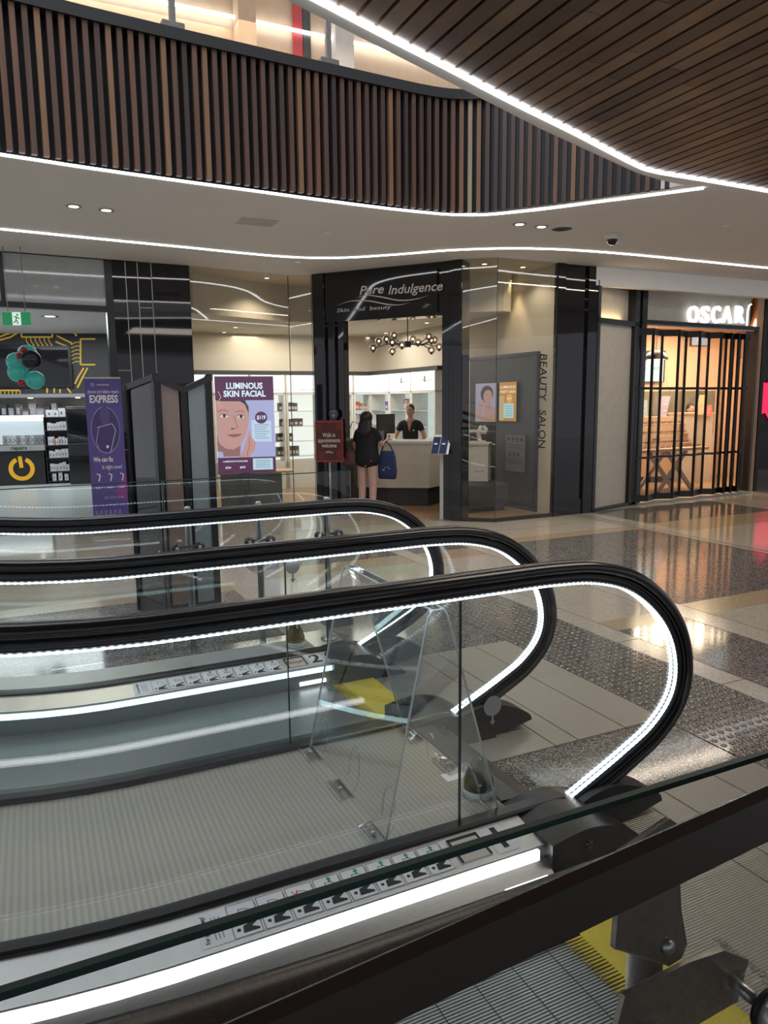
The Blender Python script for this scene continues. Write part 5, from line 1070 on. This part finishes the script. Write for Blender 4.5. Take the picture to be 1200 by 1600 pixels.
# optician interior
IB = Fr((3.2, 15.4), (7.8, 16.1)); M['peach'] = mat('peach_wall', (.66, .46, .31), .8)
a = MB(); a.box(-.3, IB.L, 0, .1, 0, CZ, 'peach'); struct(a, 'wall_optician_back', loc=(*IB.A, 0), rz=IB.rz)
a = MB(); wallseg(a, (3.75, 12.0), (3.2, 15.4), 0, CZ, .1, 'peach'); struct(a, 'wall_optician_left')
a = MB(); wallseg(a, (7.8, 16.1), (6.50, 13.1), 0, CZ, .1, 'peach'); struct(a, 'wall_optician_right')
a = MB(); wallseg(a, (7.93, 16.1), (6.63, 13.1), 0, CZ+.05, .05, 'black'); struct(a, 'wall_cladding')
op = [(3.85, 11.6), (6.4, 12.98), (7.8, 16.1), (3.2, 15.4)]
a = MB(); a.prism(op, 2, .002, .009, 'wood_floor'); struct(a, 'floor_optician'); a = MB(); a.prism([OS.at(-.1, .15)[:2], OS.at(OS.L, .15)[:2], *op[2:]], 2, 3.1, 3.14, 'peach'); struct(a, 'ceiling_optician')
x0, z0 = sx(IB, 985, 600, -.06); x1, z1 = sx(IB, 1040, 545, -.06)
# floral feature wall behind the counter
a = MB(); xa = IB.uv(1000, 640)[0]; xb = IB.uv(1115, 640)[0]; za, zz_ = .9, IB.uv(1060, 611)[1]; a.box(xa, xb, -.03, 0, za, zz_, flat((.16, .15, .10)))
for i in range(60): x, z = random.uniform(xa, xb), random.uniform(za, zz_-.06); a.line([(x, z), (x+random.uniform(-.06, .06), z+.08), (x+random.uniform(-.1, .1), z+.12)], .008, flat(random.choice([(.32, .28, .18), (.08, .09, .06)])), -.032)
tag(a.build('wallpaper_panel', loc=(*IB.A, 0), rz=IB.rz), 'dark floral wallpaper panel at the back of the optician shop', 'panel')
def eyetest(a, w_, h_):
    a.rect(w_*.02, h_*.02, w_*.96, h_*.98, lit((.55, .78, .85), 1.1), -.001); a.rect(w_*.02, h_*.8, w_*.96, h_*.98, lit((.05, .07, .08), .8), -.0015); a.text('Eye Test', w_*.55, h_*.45, h_*.2, lit((.15, .4, .42), .8), -.002, width=w_*.6)
poster('display_screen', 'bright screen reading Eye Test behind the folding doors', 'screen', IB, 985, 548, 1039, 597, -.08, eyetest, depth=.05)
def plain(c1):
    def f(a, w_, h_): a.rect(w_*.04, h_*.03, w_*.96, h_*.97, lit(c1, .9), -.001); a.text('NEW', w_*.5, h_*.5, h_*.3, lit((.8, .9, 1), .9), -.002)
    return f
poster('display_screen', 'small pale screen high up right of the pendant lamps', 'screen', IB, 1080, 524, 1107, 540, -.08, plain((.45, .5, .55)), depth=.05)
# pendant lamps
for px, py, l in ((1025, 562, 'black dome pendant lamp in front of the Eye Test screen'), (990, 562, 'black dome pendant lamp half hidden by the door frame')):
    F_ = Fr(OS.at(0, 1.3)[:2], OS.at(OS.L, 1.3)[:2]); x, z = F_.uv(px, py); t = thing('pendant_lamp', l, 'pendant lamp', F_.at(x, 0, z)); hh = 3.1-z
    a = MB(); a.lathe([(.01, .17), (.07, .165), (.15, .12), (.20, .05), (.215, 0), (.20, 0), (.14, .10), (.02, .15)], 'black'); a.build('shade', t); a = MB(); a.lathe([(.16, .005), (.15, .02)], 'lamp_warm'); a.build('lamp', t); a = MB(); a.tube([(0, 0, .16), (0, 0, hh)], .005, 'black', 6); a.build('cord', t)
# display table with crossed legs
F_ = Fr(OS.at(0, .95)[:2], OS.at(OS.L, .95)[:2]); xl, xr = F_.uv(985, 700)[0], F_.uv(1086, 700)[0]; ztt = F_.uv(1040, 700)[1]
tb_ = thing('display_table', 'timber trestle table with crossed legs covered in spectacles', 'table', F_.at((xl+xr)/2, 0, .009), F_.rz); hw = (xr-xl)/2
a = MB(); a.box(-hw, hw, -.3, .3, ztt-.05, ztt, 'pine'); a.build('tabletop', tb_, bevel=.004)
for cxx in (.08,):
    for y in (-.22, .22):
        for s_ in (-1, 1): a = MB(); a.bar((cxx-s_*.42, y+s_*.02, 0.01), (cxx+s_*.28, y+s_*.02, ztt-.05), .07, .04, mat('trestle', (.33, .27, .22), .5), up=(0, 1, 0)); a.build('leg', tb_)
for ti in range(3):
    a = MB(); z = ztt+.07+ti*.17; y = .05+ti*.09
    a.box(-hw*.95, hw*.9, y-.05, y+.06, z-.015, z, 'pine'); a.box(-hw*.95, -hw*.95+.03, y-.05, y+.06, ztt, z, 'pine'); a.box(hw*.9-.03, hw*.9, y-.05, y+.06, ztt, z, 'pine'); a.build('riser', tb_)
def specs(i):
    a = MB(); c_ = random.choice(['ink', flat((.25, .03, .03)), flat((.15, .08, .04)), flat((.02, .02, .03))])
    for s_ in (-1, 1): a.tube([(s_*.034+.026*math.cos(k*math.pi/5), 0, .03+.02*math.sin(k*math.pi/5)) for k in range(10)], .004, c_, 5, closed=True); a.tube([(s_*.06, 0, .04), (s_*.062, .10, .02)], .003, c_, 5)
    a.tube([(-.01, 0, .035), (.01, 0, .035)], .003, c_, 5); return a
for ti in range(4):
    z = ztt+.009 if ti == 0 else ztt+.07+(ti-1)*.17+.009; y = -.2 if ti == 0 else .05+(ti-1)*.09-.03
    for i in range(10):
        x = -hw*.88+i*(hw*1.76/9.5); lab = 'pair of spectacles on the %s' % ['front edge of the trestle table', 'lowest riser of the trestle table', 'middle riser of the trestle table', 'top riser of the trestle table'][ti]
        tag(specs(i).build('spectacles', loc=F_.at((xl+xr)/2+x, y, z+.001), rz=F_.rz), lab, 'spectacles', lab.replace('pair of spectacles', 'spectacles'))
# counter, cabinet, easel, standing cards
F3_ = Fr((3.6, 14.3), (7.2, 15.0)); F2 = Fr((3.6, 14.0), (7.2, 14.7)); xl, xr, z1 = F2.uv(1066, 700)[0], F2.uv(1112, 700)[0], F2.uv(1090, 648)[1]
t = thing('service_counter', 'pale service counter at the back right of the optician shop', 'counter', F2.at(xl, 0, .009), F2.rz); a = MB(); a.box(0, xr-xl, 0, .5, 0, z1, 'cream_panel'); a.build('body', t, bevel=.003); a = MB(); a.box(-.02, xr-xl+.02, -.02, .52, z1, z1+.03, 'pine'); a.build('counter_top', t)
t = thing('cabinet', 'long pine drawer cabinet at the back left of the optician shop', 'cabinet', F2.at(.35, .2, .009), F2.rz); a = MB(); xl -= .5; ch_ = F3_.uv(1036, 651)[1]-.009; a.box(0, xl+.1, 0, .45, .12, ch_, 'pine'); a.box(0.02, xl+.08, .03, .4, 0, .12, 'ink'); a.build('body', t)
for i in range(3):
    a = MB(); a.box(.02+i*(xl+.1)/3, (i+1)*(xl+.1)/3-.01, -.015, 0, .60, .93, 'pine'); dd = a.build('drawer', t, bevel=.003); a = MB(); a.box(.15+i*(xl+.1)/3, .30+i*(xl+.1)/3, -.03, -.015, .85, .87, 'ink'); a.build('handle', dd)
def card(px, py0, py1, w_, F_, col, label, lean=.05, tx=None):
    x, z0 = F_.uv(px, py1); z1 = F_.uv(px, py0)[1]; a = MB(); h = z1-z0; a.obox((0, 0, h/2), (w_/2, 0, 0), (0, .006, 0), (lean, .02, h/2), flat(col)); a.line([(-w_*.2, h*.3), (w_*.2, h*.3)], h*.04, 'white_paper', -.03); a.line([(-w_*.2, h*.6), (w_*.25, h*.6)], h*.03, 'white_paper', -.02)
    tag(a.build('display_card', loc=F_.at(x, -.02, z0), rz=F_.rz), label, 'card')
F3 = F3_; 
card(1036, 619, 651, .18, F3, (.42, .36, .50), 'lilac showcard leaning on the pine cabinet'); card(1094, 617, 648, .16, F2, (.75, .66, .42), 'cream showcard on the optician counter'); card(1105, 633, 650, .16, F2, (.62, .16, .13), 'red and white leaflet box on the optician counter', 0); card(1003, 625, 650, .2, F3, (.30, .42, .40), 'teal framed card on the pine cabinet', 0)
t = thing('easel', 'leaning easel sign in front of the optician counter', 'sign', OS.at(OS.uv(1072, 700)[0]+.35, 1.5, .009), OS.rz)
a = MB(); a.bar((-.12, 0, 1.15), (.12, .0, .35), .17, .02, mat('easel_board', (.14, .10, .12), .5), up=(1, 0, .5)); a.build('board', t)
for p, q in (((-.15, 0, 1.25), (.20, 0, 0)), ((-.05, .02, 1.25), (.36, .1, 0)), ((-.12, .0, 1.25), (-.05, .4, 0))): a = MB(); a.bar(p, q, .02, .02, 'pine'); a.build('leg', t)
# far right: dark shop with red star and railing
DW = Fr((7.0, 17.0), (13.5, 17.6))
a = MB(); a.box(0, DW.L, 0, .2, 0, 4.4, mat('dark_shopfront', (.012, .012, .013), .3)); struct(a, 'wall_far', loc=(*DW.A, 0), rz=DW.rz)
x, z = DW.uv(1204, 622); a = MB(); rs = emis('star_red', (1, .02, .10), 1.05); rr = 37/F_PX*17.4
for i in range(8):
    aa = math.pi/2+i*math.pi/4+math.pi/8*0; b0_ = aa-math.pi/8; b1_ = aa+math.pi/8; a.poly([(0, 0), (rr*.66*math.cos(b0_), rr*.66*math.sin(b0_)), (rr*math.cos(aa), rr*math.sin(aa)), (rr*.66*math.cos(b1_), rr*.66*math.sin(b1_))], rs, -.03)
t = thing('star_sign', 'glowing red eight pointed star on the dark shopfront at far right', 'sign', DW.at(x, -.02, z), DW.rz); a.build('lit_face', t); a = MB(); a.lathe([(rr*.7, 0), (rr*.7, .03)], 'ink', (0, -.02, 0), axis=1); a.build('back_box', t)
t = thing('railing', 'low metal railing in front of the dark shop at far right', 'railing', (9.0, 16.4, 0), .1); a = MB(); a.tube([(-.2, 0, .95), (3, 0, .95)], .03, 'steel'); a.build('rail', t)
for x in (-.1, 1.4, 2.9): a = MB(); a.tube([(x, 0, 0), (x, 0, .95)], .025, 'steel'); a.build('post', t)
# ================================================================== PEOPLE
def skin_mesh(J, E, R, rot=None, sub=2):
    names = list(J); me = bpy.data.meshes.new('s'); me.from_pydata([J[n] for n in names], [(names.index(a), names.index(b)) for a, b in E], [])
    o = bpy.data.objects.new('s', me); COL.objects.link(o); md = o.modifiers.new('k', 'SKIN'); md.use_smooth_shade = True
    for i, n in enumerate(names):
        v = me.skin_vertices[0].data[i]; r = R[n]; v.radius = r if isinstance(r, tuple) else (r, r); v.use_root = (i == 0)
    s_ = o.modifiers.new('u', 'SUBSURF'); s_.levels = sub; s_.render_levels = sub; bpy.context.view_layer.update()
    ev = bpy.data.meshes.new_from_object(o.evaluated_get(bpy.context.evaluated_depsgraph_get())); bpy.data.objects.remove(o)
    return ev
def addmesh(mb, me, m):
    mb.add([tuple(v.co) for v in me.vertices], [tuple(p.vertices) for p in me.polygons], m, True); bpy.data.meshes.remove(me)
def figure(root, arms, H=1.7, skin='skin', legs=None, fem=True):
    """one continuous body; faces -y. arms: dict side -> (elbow, wrist, hand direction)"""
    k = H/1.7; sh = .165 if fem else .19
    J = {'pel': (0, 0, .93), 'wai': (0, 0, 1.08), 'che': (0, 0, 1.28), 'nb': (0, .01, 1.42), 'nk': (0, .0, 1.49), 'hd': (0, -.01, 1.56)}
    R = {'pel': (.14, .10), 'wai': (.115, .085), 'che': (.15, .10), 'nb': (.07, .06), 'nk': (.048, .05), 'hd': (.05, .055)}
    E = [('pel', 'wai'), ('wai', 'che'), ('che', 'nb'), ('nb', 'nk'), ('nk', 'hd')]
    for s_, sn in ((-1, 'r'), (1, 'l')):
        J['hip'+sn] = (s_*.09, 0, .86); J['kn'+sn] = (s_*.10, -.01, .49); J['an'+sn] = (s_*.10, .02, .09); J['to'+sn] = (s_*.115, -.12, .035)
        R['hip'+sn] = .088; R['kn'+sn] = .056; R['an'+sn] = .036; R['to'+sn] = (.035, .022); E += [('pel', 'hip'+sn), ('hip'+sn, 'kn'+sn), ('kn'+sn, 'an'+sn), ('an'+sn, 'to'+sn)]
        el, wr, hd = arms[sn]; J['sh'+sn] = (s_*sh, .005, 1.40); J['el'+sn] = el; J['wr'+sn] = wr; R['sh'+sn] = .052; R['el'+sn] = .036; R['wr'+sn] = .024
        E += [('nb', 'sh'+sn), ('sh'+sn, 'el'+sn), ('el'+sn, 'wr'+sn)]
        hdv = Vector(hd).normalized(); w_ = Vector(wr); side = hdv.cross(Vector((0, 0, 1))); side = side.normalized() if side.length > .2 else Vector((0, 1, 0)); dn = side.cross(hdv).normalized()*-1
        J['pa'+sn] = tuple(w_+hdv*.055); R['pa'+sn] = (.034, .016); E.append(('wr'+sn, 'pa'+sn))
        for i, (off, ln) in enumerate(((-.027, .062), (-.009, .075), (.009, .070), (.027, .055))):
            b_ = w_+hdv*.085+side*off; J['f%d%s' % (i, sn)] = tuple(b_); J['g%d%s' % (i, sn)] = tuple(b_+hdv*ln*.6+dn*-.012); J['h%d%s' % (i, sn)] = tuple(b_+hdv*ln*.9+dn*-.035)
            R['f%d%s' % (i, sn)] = .010; R['g%d%s' % (i, sn)] = .009; R['h%d%s' % (i, sn)] = .0075; E += [('pa'+sn, 'f%d%s' % (i, sn)), ('f%d%s' % (i, sn), 'g%d%s' % (i, sn)), ('g%d%s' % (i, sn), 'h%d%s' % (i, sn))]
        J['t0'+sn] = tuple(w_+hdv*.04-side*.045*s_); J['t1'+sn] = tuple(w_+hdv*.08-side*.06*s_-dn*.01); R['t0'+sn] = .011; R['t1'+sn] = .009; E += [('wr'+sn, 't0'+sn), ('t0'+sn, 't1'+sn)]
    J = {n: tuple(c*k for c in p) for n, p in J.items()}; R = {n: (tuple(c*k for c in r) if isinstance(r, tuple) else r*k) for n, r in R.items()}
    mb = MB(); addmesh(mb, skin_mesh(J, E, R, sub=2), skin)
    # head: shaped ellipsoid with jaw, nose, ears
    hb = MB(); hb.ball((0, 0, 0), 1.0, skin, 28, 20); vs = []
    for x, y, z in hb.v:
        w_ = .072*(1-.22*max(0, -z)**1.2); X = x*w_; Yy = y*.092*(1-.12*max(0, -z)); Z = z*.115
        if y < -.1: Yy += -.014*math.exp(-((x/.16)**2+((z+.10)/.16)**2)) - .006*math.exp(-((x/.3)**2+((z+.78)/.16)**2)) + .008*math.exp(-(((abs(x)-.38)/.15)**2+((z-.08)/.12)**2)); 
        if y < -.2: Yy -= .004*math.exp(-((x/.28)**2+((z+.42)/.07)**2))
        vs.append((X*k, (Yy-.018)*k, (Z+1.615)*k))
    mb.add(vs, hb.f, skin, True)
    for s_ in (-1, 1): mb.ball((s_*.072*k, .0, 1.605*k), (.009*k, .020*k, .032*k), skin, 10, 8)
    o = mb.build('body', root); md = o.modifiers.new('join', 'REMESH'); md.mode = 'VOXEL'; md.voxel_size = .0065; md.use_smooth_shade = True; sm = o.modifiers.new('smooth', 'SMOOTH'); sm.iterations = 2; sm.factor = .5
    return o, k
def face(root, k, brow='hair'):
    a = MB()
    for s_ in (-1, 1):
        a.ball((s_*.028*k, -.100*k, 1.622*k), (.013*k, .006*k, .006*k), 'white_paper', 10, 6); a.ball((s_*.028*k, -.105*k, 1.622*k), (.0055*k, .003*k, .0058*k), 'ink', 8, 6)
        a.tube([(s_*.012*k, -.108*k, 1.640*k), (s_*.028*k, -.106*k, 1.645*k), (s_*.045*k, -.096*k, 1.638*k)], .003*k, brow, 5)
    a.build('eyes', root); a = MB(); a.ball((0, -.106*k, 1.565*k), (.022*k, .007*k, .007*k), flat((.30, .09, .08)), 12, 6); a.build('mouth', root)
def cap_(k, dy=.010, dz=1.655, rx=.081, ry=.097, rz=.098, m='hair'): return lambda mb: mb.ball((0, dy*k, dz*k), (rx*k, ry*k, rz*k), m, 20, 14)
def garment(root, name, J, E, R, m, k, vox=.01, extra=None, label=None):
    J = {n: tuple(c*k for c in p) for n, p in J.items()}; R = {n: (tuple(c*k for c in r) if isinstance(r, tuple) else r*k) for n, r in R.items()}
    mb = MB(); addmesh(mb, skin_mesh(J, E, R, sub=2), m)
    if extra: extra(mb)
    o = mb.build(name, root, label=label); md = o.modifiers.new('join', 'REMESH'); md.mode = 'VOXEL'; md.voxel_size = vox; md.use_smooth_shade = True; sm = o.modifiers.new('smooth', 'SMOOTH'); sm.iterations = 8; sm.factor = .5; return o
def lerp3(a, b, t): return tuple(a[i]+(b[i]-a[i])*t for i in range(3))
def dress(root, arms, k, top, fem=True, long=False, legs_m=None, sleeve=.75, fat=1.0):
    sh = .165 if fem else .19; hem = .745 if long else .90
    J = {'h': (0, 0, hem), 'p': (0, 0, .97), 'w': (0, 0, 1.10), 'c': (0, 0, 1.29), 'n': (0, .012, 1.415)}; R = {'h': (.185*fat, .135*fat), 'p': (.175*fat, .13*fat), 'w': (.15*fat, .115*fat), 'c': (.168*fat, .122*fat), 'n': (.085, .075)}
    E = [('h', 'p'), ('p', 'w'), ('w', 'c'), ('c', 'n')]
    for s_, sn in ((-1, 'r'), (1, 'l')):
        el = arms[sn][0]; S = (s_*sh, .005, 1.395); J['s'+sn] = S; J['e'+sn] = lerp3(S, el, sleeve); J['m'+sn] = lerp3(S, el, sleeve*.5); R['s'+sn] = .068; R['m'+sn] = .060; R['e'+sn] = .056; E += [('n', 's'+sn), ('s'+sn, 'm'+sn), ('m'+sn, 'e'+sn)]
    garment(root, 'shirt', J, E, R, top, k)
    J = {'p': (0, 0, .95)}; R = {'p': (.145, .108)}; E = []
    for s_, sn in ((-1, 'r'), (1, 'l')):
        J['h'+sn] = (s_*.09, 0, .85); J['k'+sn] = (s_*.10, -.01, .49); J['a'+sn] = (s_*.10, .02, .13); R['h'+sn] = .102; R['k'+sn] = .075; R['a'+sn] = .062; E += [('p', 'h'+sn), ('h'+sn, 'k'+sn), ('k'+sn, 'a'+sn)]
    garment(root, 'trousers', J, E, R, legs_m, k)
    for s_ in (-1, 1): a = MB(); a.ball((s_*.11*k, -.055*k, .038*k), (.048*k, .135*k, .04*k), 'ink', 14, 8); a.box((s_*.11-.045)*k, (s_*.11+.045)*k, -.17*k, .06*k, 0, .014, 'ink'); a.build('shoe', root, bevel=.004)
# customer seen from behind, facing the counter
q = Zp(577, 801, 0); H1 = 1.48; k = H1/1.7
cu1 = thing('person', 'person with long dark hair, black top and pink trousers standing at the counter', 'person', (q[0]-.02, q[1], .01), math.radians(180-22))
arms1 = {'r': ((-.30, .02, 1.14), (-.34, .02, .95), (0, -.1, -1)), 'l': ((.27, -.02, 1.16), (.20, -.02, .95), (0, -.1, -1))}
# facing away (rz ~180): the figure's left (+x local) is at picture left; right arm (-x) bends forward to the counter
arms1 = {'r': ((-.27, -.02, 1.15), (-.26, -.24, 1.22), (-.15, -.8, .55)), 'l': ((.25, -.02, 1.14), (.22, -.14, .95), (-.2, -.4, -.9))}
figure(cu1, arms1, H1, 'skin2'); face(cu1, k); dress(cu1, arms1, k, 'cloth_black', True, True, 'cloth_pink', .80, 1.36)
def hairlong(mb):
    mb.ball((0, .0*k, 1.635*k), (.094*k, .108*k, .112*k), 'hair', 20, 14)
J = {'t': (0, .012, 1.63), 'b': (0, .06, 1.52), 'c': (0, .115, 1.40), 'd': (0, .13, 1.30)}; R = {'t': .10, 'b': (.135, .085), 'c': (.150, .07), 'd': (.11, .04)}
garment(cu1, 'hair', J, [('t', 'b'), ('b', 'c'), ('c', 'd')], R, 'hair', k, .009, extra=cap_(k, .024, 1.625, .112, .118, .118), label='long loose black hair')
def local(root, x, y, z): return root.matrix_basis @ Vector((x, y, z))
bg1 = thing('tote_bag', 'navy tote bag hanging from the customer right arm', 'bag', local(cu1, -.33*k, -.10*k, .50), cu1.rotation_euler.z)
def bagmesh(w0, w1, d, h, m, logo=True):
    a = MB(); n = 12; rows = [(0, .80, .5), (.04, .95, .9), (.3, 1.0, 1.0), (.75, .9, .7), (1.0, .70, .35)]; vs = []
    for t_, sx_, sy_ in rows:
        for i in range(n): aa = 2*math.pi*i/n; cxx = math.copysign(abs(math.cos(aa))**.5, math.cos(aa)); sy2 = math.copysign(abs(math.sin(aa))**.6, math.sin(aa)); vs.append((cxx*w0/2*sx_, sy2*d/2*sy_, t_*h))
    fs = [(r*n+i, r*n+(i+1) % n, (r+1)*n+(i+1) % n, (r+1)*n+i) for r in range(4) for i in range(n)] + [tuple(reversed(range(n))), tuple(range(4*n, 5*n))]
    a.add(vs, fs, m, True); return a
a = bagmesh(.30, .25, .10, .42, 'cloth_navy'); a.build('bag_body', bg1)
a = MB(); a.tube([(-.09, 0, .41), (-.05, 0, .50), (.02, 0, .56), (.06, .0, .50), (.09, 0, .41)], .010, 'cloth_navy', 6); a.build('handle', bg1)
a = MB(); fx = lambda p: (-p[0], .054, p[2]); a.text('city', .02, .09, .055, flat((.5, .5, .55)), 0, bold=.02, xf=fx) if False else None
for i in range(5): a.add([fx((.05*math.cos(i)+dx, 0, .16+.025*math.sin(i*1.3)+dz)) for dx, dz in ((-.012, -.006), (.012, -.006), (.012, .006), (-.012, .006))], [(0, 1, 2, 3)], flat((.45, .45, .5)))
a.build('print', bg1)
bg2 = thing('handbag', 'brown leather handbag at the customer left hip', 'bag', local(cu1, .30*k, .04, .70), cu1.rotation_euler.z+.3)
a = bagmesh(.24, .2, .12, .22, 'maroon'); a.build('bag_body', bg2); a = MB(); a.tube([(-.09, 0, .21), (-.12, 0, .42), (-.14, 0, .62), (-.05, .03, .66), (.04, .02, .45), (.09, 0, .21)], .008, 'maroon', 6); a.build('strap', bg2)
# salon worker behind the counter
q2 = (.50, 12.35); H2 = 1.70; k2 = 1.0
hd = Pp(641, 634, (-3, q2[1]), (3, q2[1])); H2 = hd.z*.985; k2 = H2/1.7
cu2 = thing('person', 'salon worker in a black short sleeved uniform leaning on the reception counter', 'person', (hd.x, q2[1], .01), math.radians(-10))
arms2 = {'r': ((-.27, -.06, 1.14), (-.25, -.22, 1.075), (-.0, -.9, -.15)), 'l': ((.27, -.05, 1.14), (.20, -.22, 1.075), (-.1, -.9, -.15))}
figure(cu2, arms2, H2, 'skin'); face(cu2, k2); dress(cu2, arms2, k2, 'cloth_black', True, False, 'cloth_black', .62)
a = MB(); a.poly([(-.045*k2, 1.43*k2), (0, 1.25*k2), (.045*k2, 1.43*k2)], 'skin', -.128*k2); a.rect(.06*k2, 1.27*k2, .09*k2, 1.285*k2, 'white_paper', -.132*k2); a.rect(-.09*k2, 1.0*k2, -.03*k2, 1.08*k2, 'white_paper', -.135*k2); a.build('neckline', cu2)
garment(cu2, 'hair', {'t': (0, .012, 1.648), 'b': (0, .055, 1.62), 'c': (0, .09, 1.60)}, [('t', 'b'), ('b', 'c')], {'t': .080, 'b': (.080, .075), 'c': .035}, mat('hair_brown', (.03, .018, .014), .4), k2, .008, extra=cap_(k2, .008, 1.660, m='hair_brown'), label='dark hair pulled back')
# seated person in the optician shop (head and shoulders above the counter)
F4 = Fr((3.5, 14.9), (7.2, 15.6)); x, z = F4.uv(1079, 634); q = F4.at(x, 0, 0); H3 = 1.62; k3 = H3/1.7
cu3 = thing('person', 'dark haired person in black sitting behind the optician counter', 'person', (q[0], q[1], min(0.0, z-1.70*k3)+.0), 0.2)
arms3 = {'r': ((-.25, -.08, 1.14), (-.15, -.30, 1.12), (.2, -.9, 0)), 'l': ((.25, -.08, 1.14), (.15, -.30, 1.12), (-.2, -.9, 0))}
figure(cu3, arms3, H3, 'skin'); face(cu3, k3); dress(cu3, arms3, k3, 'cloth_black', True, False, 'cloth_black', .9)
garment(cu3, 'hair', {'t': (0, .012, 1.648), 'b': (0, .055, 1.60), 'c': (0, .09, 1.50)}, [('t', 'b'), ('b', 'c')], {'t': .082, 'b': (.085, .075), 'c': .05}, 'hair', k3, .009, extra=cap_(k3, .008, 1.660))
